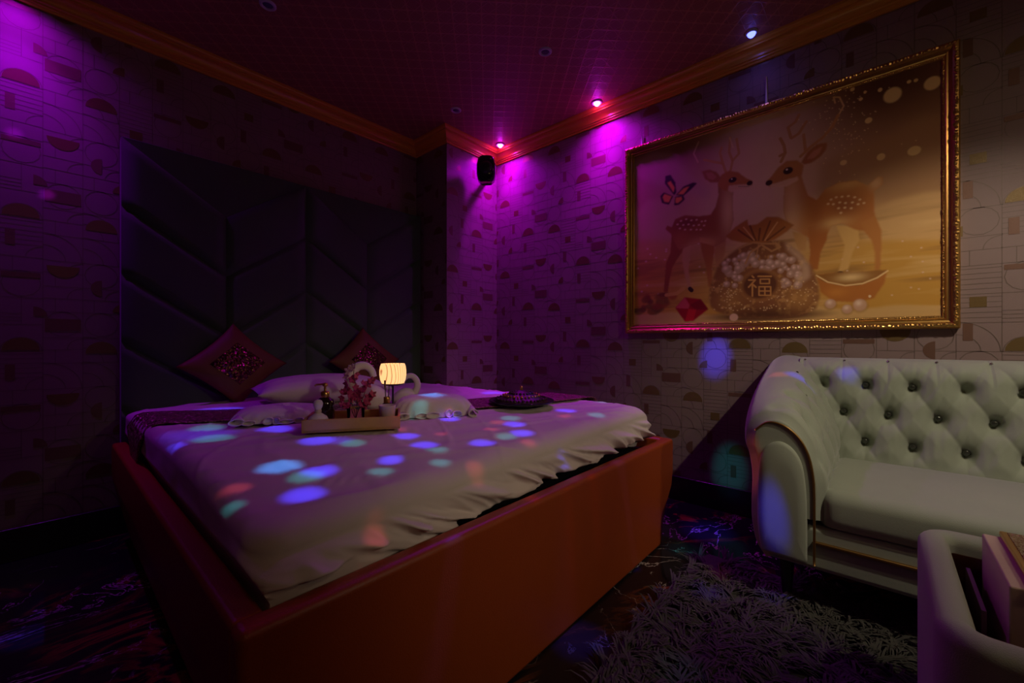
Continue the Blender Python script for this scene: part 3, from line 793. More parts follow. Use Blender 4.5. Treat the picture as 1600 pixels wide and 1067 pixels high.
# ------------------------------------------------------------------ framed painting
PA = at_x(980, 520, 2.68); PB = at_x(1500, 67, 2.68)
fy0, fy1 = PA.y + .0, -.25            # left edge, right edge in y
fy0 = 1.322; fz0, fz1 = 1.062, 2.322
PT = thing('framed_painting', 'large gold framed painting of two spotted deer on the right wall', 'framed painting', (2.678, (fy0 + fy1) / 2, fz0))
cyc, czc = (fy0 + fy1) / 2, fz0
fw = .058
fp = [(0, .0), (0, .030), (.006, .038), (.016, .042), (.024, .036), (.028, .026), (.036, .022), (.042, .024), (.046, .019), (.052, .018), (.055, .012), (fw, .010), (fw, .0)]
def rect_sweep(mb, prof, y0, y1, z0, z1, sub=1):
    cs_ = [(y0, z0, 1, 1), (y1, z0, -1, 1), (y1, z1, -1, -1), (y0, z1, 1, -1)]
    P = []
    for (y, z, sy, sz) in cs_:
        P.append([(-d - .001, y + sy * a_, z + sz * a_) for a_, d in prof])
    mb.grid(P, True, False)
a = MB(); lo, hi = min(fy0, fy1) - cyc, max(fy0, fy1) - cyc
rect_sweep(a, fp, lo, hi, 0, fz1 - fz0); a.build('frame', M['gold'], PT, smooth=False, merge=True)
# carved outer bead and inner rope
a = MB(); H_ = fz1 - fz0; W_ = hi - lo; rr = random.Random(3)
def carved(mb, inset, d, step, r):
    Ls = [((lo + inset, inset), (hi - inset, inset)), ((hi - inset, inset), (hi - inset, H_ - inset)), ((hi - inset, H_ - inset), (lo + inset, H_ - inset)), ((lo + inset, H_ - inset), (lo + inset, inset))]
    for p, q in Ls:
        p = Vector(p); q = Vector(q); n = int((q - p).length / step)
        for i in range(n):
            c = p.lerp(q, (i + .5) / n)
            s_ = r * rr.uniform(.7, 1.2)
            mb.sphere((-d, c.x + rr.uniform(-1, 1) * r * .4, c.y + rr.uniform(-1, 1) * r * .4), s_, 6, 4, (.8, rr.uniform(.8, 1.3), rr.uniform(.8, 1.3)))
carved(a, .014, .041, .013, .0075)
a.build('carved_moulding', M['gold'], PT, smooth=False)
a = MB(); carved(a, .052, .019, .008, .0035); a.build('beaded_moulding', M['gold'], PT, smooth=False)

# canvas painting, rasterised procedurally to a colour attribute on a fine grid
def paint():
    NX, NY = 560, 440
    cw = W_ - 2 * fw; ch = H_ - 2 * fw
    U, V = np.meshgrid(np.arange(NX), np.arange(NY))
    img = np.zeros((NY, NX, 3))
    S2 = 2.223
    def cv(p):      # close-up picture coordinates -> canvas texel coordinates
        w3 = at_x(960 + p[0] / S2, 60 + p[1] / S2, 2.667)
        u = (fy0 - fw - w3.y) / cw; v = (fz1 - fw - w3.z) / ch
        return (u * NX, v * NY)
    def mask_poly(pts, blur=1.2):
        P = [cv(p) for p in pts]; m = np.zeros((NY, NX), bool)
        x, y = U + .5, V + .5
        n = len(P)
        for i in range(n):
            (xa, ya), (xb, yb) = P[i], P[(i+1) % n]
            if ya == yb: continue
            c = ((ya > y) != (yb > y)) & (x < (xb - xa) * (y - ya) / (yb - ya) + xa)
            m ^= c
        return blurm(m.astype(float), blur)
    def blurm(m, s):
        r = int(max(1, round(s)))
        for _ in range(2):
            k = np.ones(2 * r + 1) / (2 * r + 1)
            pad = np.pad(m, ((r, r), (r, r)), mode='edge')
            cs1 = np.cumsum(np.pad(pad, ((1, 0), (0, 0))), 0); m1 = (cs1[2*r+1:] - cs1[:-(2*r+1)]) / (2*r+1)
            cs2 = np.cumsum(np.pad(m1, ((0, 0), (1, 0))), 1); m = (cs2[:, 2*r+1:] - cs2[:, :-(2*r+1)]) / (2*r+1)
        return m
    def lay(m, col, a=1.0):
        m = np.clip(m * a, 0, 1)[..., None]; img[:] = img * (1 - m) + np.array(col) * m
    def scale(px, p):   # local texel scale for radii
        a_ = cv(p); b_ = cv((p[0] + px, p[1])); c_ = cv((p[0], p[1] + px)); return abs(b_[0] - a_[0]), abs(c_[1] - a_[1])
    def ell(c, rx, ry, col, a=1.0, soft=.15):
        x, y = cv(c); sx, _ = scale(rx, c); _, sy = scale(ry, c)
        d = np.sqrt(((U + .5 - x) / max(sx, .5)) ** 2 + ((V + .5 - y) / max(sy, .5)) ** 2)
        lay(np.clip((1 + soft - d) / (2 * soft), 0, 1), col, a)
    def glow(c, rx, ry, col, a=1.0):
        x, y = cv(c); sx, _ = scale(rx, c); _, sy = scale(ry, c)
        d2 = ((U - x) / sx) ** 2 + ((V - y) / sy) ** 2
        lay(np.exp(-d2), col, a)
    def stroke(pts, w_, col, a=1.0):
        m = np.zeros((NY, NX))
        P = [cv(p) for p in pts]; sc_, _ = scale(w_, pts[0])
        for i in range(len(P) - 1):
            ax, ay = P[i]; bx, by = P[i+1]; dx, dy = bx - ax, by - ay; L2 = dx*dx + dy*dy + 1e-6
            t = np.clip(((U - ax) * dx + (V - ay) * dy) / L2, 0, 1)
            d = np.hypot(U - ax - t * dx, V - ay - t * dy)
            m = np.maximum(m, np.clip((sc_ / 2 + .6 - d) / 1.2, 0, 1))
        lay(m, col, a)
    def poly(pts, col, a=1.0, blur=1.2): lay(mask_poly(pts, blur), col, a)
    rs = np.random.RandomState(2)
    def fbm(fx, fy, seed):
        r = np.random.RandomState(seed); o = np.zeros((NY, NX)); am = 1
        for k in range(4):
            gx, gy = int(fx * 2**k) + 2, int(fy * 2**k) + 2; g_ = r.rand(gy + 1, gx + 1)
            xx = U / NX * (gx - 1); yy = V / NY * (gy - 1); xi = xx.astype(int); yi = yy.astype(int); xf = xx - xi; yf = yy - yi
            xf = xf*xf*(3-2*xf); yf = yf*yf*(3-2*yf)
            o += am * ((g_[yi, xi] * (1-xf) + g_[yi, xi+1] * xf) * (1-yf) + (g_[yi+1, xi] * (1-xf) + g_[yi+1, xi+1] * xf) * yf); am *= .5
        return o / 1.875
    # background
    u = U / NX; v = V / NY
    top = np.array([.24, .10, .035]); mid = np.array([.62, .40, .24]); bot = np.array([.70, .44, .09]); pale = np.array([.86, .66, .52])
    t_ = np.clip(v / .45, 0, 1)[..., None]; img[:] = top * (1 - t_) + mid * t_
    t_ = np.clip((v - .45) / .25, 0, 1)[..., None]; img[:] = img * (1 - t_) + bot * t_
    glow((500, 420), 260, 330, pale, .95); glow((470, 560), 220, 130, (.92, .74, .62), .7)
    glow((150, 480), 120, 120, (.55, .36, .36), .6)
    f = fbm(9, 3, 4); lay(np.clip((f - .5) * 3, 0, 1) * np.clip(1 - v / .35, 0, 1) * np.exp(-((u - .38) / .22) ** 2), (.55, .28, .12), .8)
    glow((950, 150), 220, 120, (.14, .055, .018), .95); glow((230, 380), 120, 50, (.22, .10, .06), .7)
    poly([(720, 430), (860, 370), (960, 330), (1060, 270), (1150, 265), (1150, 560), (700, 560)], (.52, .33, .16), .6, 8)
    poly([(880, 600), (980, 560), (1080, 535), (1150, 530), (1150, 700), (860, 700)], (.80, .58, .30), .8, 4)
    poly([(60, 620), (120, 560), (190, 560), (240, 620), (240, 700), (60, 700)], (.66, .48, .40), .55, 6)
    poly([(60, 430), (140, 395), (200, 400), (260, 470), (330, 520), (330, 560), (60, 480)], (.60, .42, .42), .5, 6)
    # ripples in the sand
    f = fbm(3, 26, 8); sand = np.clip((v - .52) / .1, 0, 1)
    lay(np.clip((f - .55) * 5, 0, 1) * sand, (.36, .20, .06), .6); lay(np.clip((.42 - f) * 5, 0, 1) * sand, (.88, .68, .36), .6)
    poly([(60, 960), (200, 950), (340, 960), (700, 925), (820, 945), (1000, 925), (1150, 930), (1150, 1000), (60, 1000)], (.78, .58, .28), .9, 2)
    for (x, y, rx, ry) in [(965, 198, 32, 26), (1103, 157, 30, 23), (1040, 391, 24, 16), (925, 412, 15, 12), (882, 286, 13, 10), (826, 178, 8, 7), (855, 212, 7, 6), (1022, 152, 8, 6), (1046, 147, 8, 6), (795, 432, 12, 9), (870, 188, 6, 5), (922, 180, 8, 7)]:
        ell((x, y), rx, ry, (.98, .80, .40), .85, .12)
    for _ in range(120):
        x = rs.normal(800, 60); y = rs.normal(290, 80); ell((x, y), 2.2, 1.8, (1, .85, .5), .7, .5)
    for _ in range(60): ell((rs.uniform(80, 1130), rs.uniform(700, 900)), 4, 3, (.9, .75, .7), .6, .4)
    stroke([(735, 330), (775, 270), (795, 235), (780, 205), (760, 205), (765, 225)], 6, (.9, .66, .34), .8)
    # hind / far legs
    D = (.44, .17, .05); D2 = (.60, .28, .09); Lt = (.88, .66, .42); DK = (.08, .03, .02)
    # left deer
    poly([(240,705),(268,712),(264,760),(258,800),(268,868),(256,874),(245,820),(236,770)], (.74, .50, .26))
    poly([(350,705),(388,695),(385,740),(372,785),(356,800),(348,750)], (.68, .40, .18))
    stroke([(262,868),(268,874)], 14, DK)
    for st in [[(388,468),(376,434),(350,430),(312,422)], [(376,434),(366,398),(372,380)], [(402,462),(410,425),(432,400),(424,350)], [(410,425),(398,395),(402,345)]]: stroke(st, 9, (.70, .42, .18), .9)
    stroke([(292, 360), (275, 400), (290, 430)], 6, (.85, .66, .45), .5); stroke([(400, 345), (412, 380)], 6, (.9, .72, .5), .6)
    bodyL = [(178,662),(184,650),(200,656),(212,628),(245,614),(295,618),(335,612),(352,585),(362,545),(360,505),(385,480),(415,500),(412,540),(410,580),(414,630),(402,670),(382,705),(350,722),(300,708),(262,718),(225,735),(205,700),(198,680)]
    poly(bodyL, D)
    poly([(200,680),(245,700),(236,742),(215,772),(202,795),(192,840),(186,882),(172,880),(176,830),(180,780),(195,745)], D)
    poly([(295,690),(350,700),(347,740),(340,790),(341,862),(326,862),(318,790),(304,740)], D2)
    mL = mask_poly(bodyL)
    def within(m, c, rx, ry, col, a_):
        x, y = cv(c); sx, _ = scale(rx, c); _, sy = scale(ry, c)
        lay(np.exp(-(((U - x) / sx) ** 2 + ((V - y) / sy) ** 2)) * m, col, a_)
    within(mL, (395, 600), 28, 90, Lt, .95); within(mL, (300, 715), 70, 26, (.80, .52, .26), .9); within(mL, (230, 700), 30, 30, D2, .6); within(mL, (250, 640), 50, 18, (.26, .09, .03), .8)
    for p in [(232,634),(250,628),(268,632),(286,630),(304,636),(240,648),(258,646),(276,650),(294,648),(312,650),(228,660),(246,664),(266,664),(286,664),(300,664),(220,646),(316,634)]: ell(p, 4, 3, (.92, .74, .56), .75, .5)
    poly([(360,502),(372,474),(398,460),(430,465),(455,484),(480,496),(479,511),(455,519),(425,522),(405,534),(380,528),(362,516)], D2)
    poly([(398,512),(430,508),(470,506),(478,512),(455,520),(425,524),(408,536),(394,530)], (.90, .72, .56), .8)
    poly([(304,463),(330,456),(355,464),(371,484),(362,501),(335,501),(315,489)], (.50, .22, .09)); poly([(318,468),(338,466),(355,480),(345,492),(328,488)], (.66, .34, .22), .8)
    ell((411, 492), 14, 9, DK); ell((408, 489), 3, 2.4, (.9, .9, .9)); ell((470, 503), 10, 8, DK); stroke([(430,514),(466,514)], 2, DK, .6)
    # right deer
    poly([(770,650),(845,655),(850,700),(826,742),(812,800),(776,812),(790,770),(800,720)], (.80, .56, .22))
    poly([(618,670),(668,680),(664,735),(640,738),(628,705)], (.70, .44, .18))
    ell((783, 815), 13, 7, DK)
    for st in [[(578,428),(592,398),(588,372),(575,348)], [(592,398),(574,408)], [(645,410),(682,375),(722,345),(755,308),(775,268)], [(662,388),(656,335)], [(612,345),(602,310),(628,290),(640,266)], [(616,346),(640,330),(665,290)]]: stroke(st, 11, (.62, .34, .13), .95)
    bodyR = [(590,510),(598,470),(640,438),(655,500),(672,545),(702,562),(732,524),(780,500),(840,494),(880,512),(914,480),(932,482),(931,508),(902,530),(902,600),(906,630),(890,650),(870,668),(835,664),(790,642),(752,652),(737,684),(712,724),(690,702),(640,672),(602,652),(588,600)]
    poly(bodyR, (.60, .27, .07)); mR = mask_poly(bodyR)
    poly([(672,655),(742,640),(737,700),(716,742),(706,802),(672,800),(680,742),(676,700)], (.54, .22, .05))
    poly([(855,640),(905,615),(926,665),(927,700),(922,802),(903,812),(903,742),(893,702),(868,672)], (.62, .30, .08))
    within(mR, (612, 590), 38, 120, (.90, .66, .40), .95); within(mR, (800, 505), 80, 22, (.86, .58, .22), .9); within(mR, (800, 580), 60, 40, (.36, .13, .04), .8)
    within(mR, (760, 640), 60, 20, (.84, .60, .28), .8); within(mR, (905, 500), 26, 26, (.86, .64, .40), .7); within(mR, (700, 610), 30, 50, (.44, .16, .04), .6)
    for p in [(752,560),(770,552),(790,550),(812,548),(834,552),(852,560),(760,576),(782,570),(802,572),(826,570),(846,576),(778,590),(800,588),(822,590),(742,575),(866,572),(786,606)]: ell(p, 5, 3.6, (.94, .76, .5), .7, .5)
    poly([(528,497),(545,480),(568,450),(598,426),(635,424),(658,440),(652,472),(630,492),(600,508),(570,514),(540,516),(527,508)], (.62, .32, .11))
    poly([(540,508),(570,500),(600,490),(636,480),(640,492),(600,514),(566,518),(540,518)], (.92, .74, .56), .8)
    poly([(648,432),(670,395),(700,370),(739,361),(736,386),(715,412),(685,432),(660,438)], (.50, .22, .08)); poly([(668,420),(690,392),(722,376),(712,400),(690,418)], (.70, .36, .24), .85)
    ell((603, 460), 17, 12, DK); ell((599, 456), 4, 3, (.9, .9, .9)); ell((537, 502), 12, 9, DK)
    # butterfly
    BK = (.05, .02, .015); ORG = (.85, .38, .09)
    poly([(208,545),(176,505),(178,478),(195,474),(212,500),(216,535)], BK); poly([(206,536),(184,502),(196,496),(210,518)], ORG)
    poly([(205,548),(172,535),(160,548),(166,572),(190,578)], BK); poly([(200,548),(174,541),(168,552),(174,568),(190,570)], ORG)
    poly([(214,545),(240,515),(275,500),(288,503),(270,522),(240,548)], BK); poly([(220,542),(242,520),(262,514),(240,542)], ORG)
    poly([(212,550),(240,545),(245,560),(225,578),(208,580)], BK); poly([(214,553),(234,550),(236,560),(222,572),(212,572)], ORG)
    # ingot
    poly([(700,822),(760,815),(830,832),(900,822),(948,803),(936,850),(900,902),(840,916),(760,912),(716,880)], (.58, .25, .05), 1, 1.2)
    poly([(700,822),(770,812),(860,808),(948,803),(905,838),(845,858),(770,856),(722,842)], (.40, .20, .04)); glow((820, 828), 50, 14, (.98, .80, .44), .9)
    stroke([(700,822),(740,845),(800,857),(860,850),(910,830),(947,806)], 6, (.98, .80, .46), .9); glow((770, 880), 40, 18, (.74, .36, .08), .8); ell((886, 895), 5, 5, (1, .9, .7), .8)
    for x, y, r in [(750, 921, 19), (808, 939, 18), (852, 925, 24)]:
        ell((x, y + 4), r * 1.1, r * .9, (.35, .18, .05), .5, .3); ell((x, y), r, r * .85, (.72, .50, .38)); glow((x - r * .25, y - r * .3), r * .5, r * .4, (1, .88, .80), .9)
    # hoard at the lower left, ruby
    for _ in range(26): ell((rs.uniform(70, 230), rs.uniform(885, 950)), rs.uniform(8, 22), rs.uniform(6, 14), (rs.uniform(.2, .5), rs.uniform(.1, .24), .05), .8, .3)
    stroke([(180, 890), (215, 885), (240, 868)], 12, (.80, .54, .18), .9)
    poly([(212,936),(245,898),(300,905),(326,940),(275,980),(245,982)], (.45, .01, .03), 1, 1); poly([(212,936),(245,898),(262,925),(258,938)], (.75, .12, .22), .9, 1); poly([(262,925),(300,905),(326,940),(285,942)], (.28, .0, .02), .9, 1)
    poly([(258,938),(285,942),(275,980),(245,982)], (.80, .03, .06), .8, 1)
    # sack of pearls
    bag = [(328,900),(335,850),(360,790),(400,750),(440,722),(480,706),(540,700),(590,706),(640,740),(685,790),(708,850),(712,900),(700,937),(660,957),(600,968),(420,966),(360,950),(335,932)]
    ell((520, 962), 200, 18, (.16, .07, .03), .9, .3); poly(bag, (.36, .17, .07), 1, 1.5); mB = mask_poly(bag, 1.5)
    f = fbm(60, 50, 21); lay(np.clip((f - .55) * 6, 0, 1) * mB, (.80, .52, .22), .55)
    within(mB, (520, 960), 170, 26, (.12, .05, .02), .85); within(mB, (640, 900), 50, 40, (.66, .40, .14), .6); within(mB, (400, 900), 40, 40, (.70, .44, .16), .4)
    for _ in range(90):
        x, y = rs.uniform(370, 640), rs.uniform(745, 860)
        if abs(x - 505) < 70 and y > 800: continue
        if y > 870 - abs(x - 520) * .1 or y < 735 + abs(x - 510) * .28: continue
        r = rs.uniform(8, 17); ell((x, y), r, r * .85, (.56, .38, .32), .9); glow((x - r * .2, y - r * .3), r * .5, r * .45, (.98, .80, .78), .85)
    poly([(590,706),(640,740),(678,790),(680,830),(650,850),(620,840),(650,810),(640,770),(600,735)], (.90, .72, .58), .55, 3)
    for _ in range(160):
        x, y = rs.uniform(345, 700), rs.uniform(840, 945); ell((x, y), 2.4, 2, (1, .82, .5), .7, .5)
    ell((505, 857), 69, 53, (.62, .34, .12)); ell((505, 857), 64, 48, (.20, .08, .035))
    G = (.72, .42, .16)
    def ch_(pts, w_=6): stroke([(505 + x * 44, 858 + y * 40) for x, y in pts], w_, G)
    ch_([(-.62,-.85),(-.50,-.72)]); ch_([(-.88,-.50),(-.38,-.50),(-.90,.12)]); ch_([(-.60,-.15),(-.60,.88)]); ch_([(-.52,-.08),(-.32,.12)])
    ch_([(-.15,-.82),(.88,-.82)]); ch_([(.02,-.58),(.74,-.58),(.74,-.20),(.02,-.20),(.02,-.58)], 5)
    ch_([(-.08,.08),(.84,.08),(.84,.82),(-.08,.82),(-.08,.08)], 5); ch_([(-.08,.45),(.84,.45)], 5); ch_([(.38,.08),(.38,.82)], 5)
    poly([(386,688),(420,655),(462,628),(466,650),(495,646),(530,620),(570,620),(624,648),(600,670),(560,697),(520,710),(490,712),(440,708),(405,700)], (.58, .27, .07))
    for a_, b_ in [((480,700),(430,665)), ((490,700),(470,650)), ((515,700),(540,635)), ((530,700),(590,655)), ((500,700),(505,660))]: stroke([a_, b_], 7, (.26, .10, .03), .8)
    for a_, b_ in [((485,700),(448,655)), ((522,700),(565,638))]: stroke([a_, b_], 5, (.92, .62, .28), .8)
    stroke([(450,720),(480,708),(520,712),(560,712),(575,724),(545,738),(510,716),(470,745),(455,780)], 7, (.66, .40, .18), .95); stroke([(500,716),(492,760)], 5, (.66, .40, .18), .9)
    ell((415, 968), 15, 13, (.80, .58, .50))
    return NX, NY, cw, ch, np.clip(img, 0, 1)
NX, NY, cw, ch, img = paint()
yy = (hi - fw) - np.arange(NX) / (NX - 1) * cw
zz = (H_ - fw) - np.arange(NY) / (NY - 1) * ch
Yg, Zg = np.meshgrid(yy, zz); co = np.stack([np.full_like(Yg, -.012), Yg, Zg], -1).reshape(-1, 3)
idx = np.arange(NX * NY).reshape(NY, NX)
fa = np.stack([idx[:-1, :-1], idx[1:, :-1], idx[1:, 1:], idx[:-1, 1:]], -1).reshape(-1, 4)
me = bpy.data.meshes.new('canvas'); me.vertices.add(len(co)); me.vertices.foreach_set('co', co.ravel())
me.loops.add(fa.size); me.loops.foreach_set('vertex_index', fa.ravel()); me.polygons.add(len(fa))
me.polygons.foreach_set('loop_start', np.arange(0, fa.size, 4)); me.update(calc_edges=True)
ca = me.color_attributes.new('paint', 'FLOAT_COLOR', 'POINT')
rgba = np.ones((NX * NY, 4)); rgba[:, :3] = img.reshape(-1, 3) ** 1.15 * np.array([1.0, .86, .68])
ca.data.foreach_set('color', rgba.ravel())
cm = bpy.data.materials.new('painted_canvas'); cm.use_nodes = True
at = cm.node_tree.nodes.new('ShaderNodeVertexColor'); at.layer_name = 'paint'
cb = cm.node_tree.nodes['Principled BSDF']; cm.node_tree.links.new(at.outputs[0], cb.inputs['Base Color']); cb.inputs['Roughness'].default_value = .55
me.materials.append(cm)
o = bpy.data.objects.new('canvas', me); C.objects.link(o); o.parent = PT
# hanging cords
for px, py0, py1, lab in [(1197.5, 120, 160, 'short bright hanging cord above the middle of the painting'), (1003, 213, 226, 'short pale hanging cord above the left corner of the painting')]:
    p0 = at_x(px, py0, 2.672); p1 = at_x(px, py1, 2.672)
    a = MB(); a.tube([p0, p0.lerp(p1, .6), p1 - Vector((0, 0, .03))], [.003, .0045, .007], 8)
    tag(a.build('hanging_cord', M['line_wire']), lab, 'cord', 'cords holding the painting')

# ------------------------------------------------------------------ sofa
SF = thing('tufted_sofa', 'sage grey velvet sofa with deep buttoned back and rolled arms', 'sofa')
SY0, SY1 = -1.72, .395
sx_, sz_ = .155, .125
BY0, BZ0 = .139, .68
def tuft(a_, b_):
    """a_ along, b_ across; lattice with buttons at (i*sx_, j*2*sz_) and half offsets -> inward depth"""
    p = a_ / sx_ + b_ / (2 * sz_); q = a_ / sx_ - b_ / (2 * sz_)
    cp = abs(math.sin(PI * p)); cq = abs(math.sin(PI * q))
    crease = .013 * (1 - (cp * cq) ** .34)
    dp = p - round(p); dq = q - round(q)
    da = (dp + dq) / 2 * sx_; db = (dp - dq) / 2 * 2 * sz_
    # nearest true lattice point is where p and q are both integers
    d = math.hypot(da, db * .8)
    return crease + .036 * math.exp(-(d / .020) ** 2) + .018 * math.exp(-(d / .045) ** 2)
def pleat(a_, b_, seed): return .0022 * nz(a_ * 60, b_ * 9, seed) + .003 * (1 - abs(nz(a_ * 22 + b_ * 8, b_ * 5, seed + 3)) * 4 if abs(nz(a_ * 22 + b_ * 8, b_ * 5, seed + 3)) < .25 else 0) 
# back: profile in (x,z) from the seat up, over the top, down the rear
def backprof(v):
    pts = [(2.40, .40), (2.41, .47), (2.43, .55), (2.445, .62), (2.46, .68), (2.47, .74), (2.478, .80), (2.488, .85), (2.51, .89), (2.55, .918), (2.60, .925), (2.64, .905), (2.662, .86), (2.665, .6), (2.665, .16)]
    t_ = v * (len(pts) - 1); i = min(int(t_), len(pts) - 2); f = t_ - i
    a0 = Vector(pts[max(i-1, 0)]); a1 = Vector(pts[i]); a2 = Vector(pts[i+1]); a3 = Vector(pts[min(i+2, len(pts)-1)])
    return .5 * ((2*a1) + (a2 - a0) * f + (2*a0 - 5*a1 + 4*a2 - a3) * f*f + (3*a1 - a0 - 3*a2 + a3) * f**3)
NV = 120; NU = 430; rows = []
prof_pts = [backprof(k / NV) for k in range(NV + 1)]
nrm = []
for k in range(NV + 1):
    d = prof_pts[min(k+1, NV)] - prof_pts[max(k-1, 0)]; d.normalize(); nrm.append(Vector((-d.y, d.x)))
for i in range(NU + 1):
    y = SY0 + .14 + (SY1 - .14 - SY0 - .14 + .06) * i / NU; row = []
    for k in range(NV + 1):
        p = prof_pts[k]; n_ = nrm[k]; dep = 0
        if k < 86:
            z = p.y if k < 78 else .925 + (k - 78) * .004
            m_ = 1.0 if z < .87 else max(0, 1 - (z - .87) / .05)
            m_ *= min(1, max(0, (z - .46) / .06))
            dep = (tuft(y - BY0, z - BZ0) - .012) * m_
            if z < .56: dep += .007 * (1 - abs(math.sin(PI * (y - BY0 + sx_/2) / sx_)) ** .3) * min(1, (.56 - z) / .04) * min(1, max(0, (z - .44) / .03))
            if z > .80 and p.x < 2.60: dep += .006 * math.exp(-((((y - BY0) / sx_) % 1 - .0) * sx_ / .010) ** 2) * min(1, (z - .80) / .05)
            dep += pleat(y, z, 4.4) * m_
        row.append((p.x - n_.x * dep * -1 * 1 if False else p.x + abs(n_.x) * dep * (1 if p.x < 2.6 else -1), y, p.y - max(0, n_.y if n_.y > 0 else 0) * dep))
    rows.append(row)
a = MB(); a.grid(rows); BK_ = a.build('backrest', M['sofa'], SF)
# buttons on the back
def btn(parent, p, r, m_='button'):
    b2 = MB(); b2.sphere((0, 0, 0), r, 14, 8, (.6, 1, 1)); o = b2.build('button', M[m_], parent); o.location = p; return o
def back_x(z):
    best = min(prof_pts[:80], key=lambda q: abs(q.y - z)); return best.x
for j, z in enumerate([.555, .68, .805]):
    for i in range(-12, 2):
        y = BY0 + (i + (.5 if j != 1 else 0)) * sx_ - (sx_ if j != 1 else 0)
        if y < -1.5 or y > .16: continue
        if j == 2 and abs(y - (-.25)) < .03: continue
        btn(BK_, (back_x(z) + .030, y, z), .0125)
for i in range(-10, 2):
    y = BY0 + i * sx_
    if y > -1.5: btn(BK_, (2.548, y, .912), .006, 'crystal')
# seat cushion
def rounded_box(mb, x0, x1, y0, y1, z0, z1, r, nx=24, ny=60, crown=0.0):
    rows = []
    import itertools
    per = []
    def prf(t):  # x,z section from rear-bottom around front to rear-top
        pass
    sec = [(x1, z0)] + [(x0 + r - r * math.sin(a_), z0 + r - r * math.cos(a_)) for a_ in [PI/2 * k / 6 for k in range(7)]]
    sec += [(x0 + r - r * math.cos(a_), z1 - r + r * math.sin(a_)) for a_ in [PI/2 * k / 8 for k in range(9)]]
    sec += [(x0 + r + (x1 - x0 - r) * k / nx, z1) for k in range(1, nx + 1)]
    P = []
    for i in range(ny + 1):
        y = y0 + (y1 - y0) * i / ny; e = min(i, ny - i) / ny * (y1 - y0); sq = math.sqrt(max(0, 1 - (1 - min(e / r, 1)) ** 2)) * r - r
        row = []
        for x, z in sec:
            cz = crown * math.sin(PI * min(1, max(0, (x - x0) / (x1 - x0)))) if z > z1 - r else 0
            row.append((x - (sq if x < x0 + r * .99 else 0) * .8, y, z + (sq if z > z1 - .001 else 0) + cz + .003 * nz(x * 7, y * 5, z * 6)))
        P.append(row)
    mb.grid(P[::-1])
a = MB(); rounded_box(a, 1.835, 2.45, SY0 + .19, .172, .335, .475, .045, 24, 80, .018); a.build('seat_cushion', M['sofa'], SF)
a = MB(); a.box(1.85, 2.62, SY0 + .05, .34, .175, .335); a.build('seat_base', M['sofa'], SF, bevel=.02)
a = MB(); a.box(1.838, 1.862, SY0 + .2, .19, .272, .284); a.build('gold_strip', M['brass'], SF, bevel=.004)
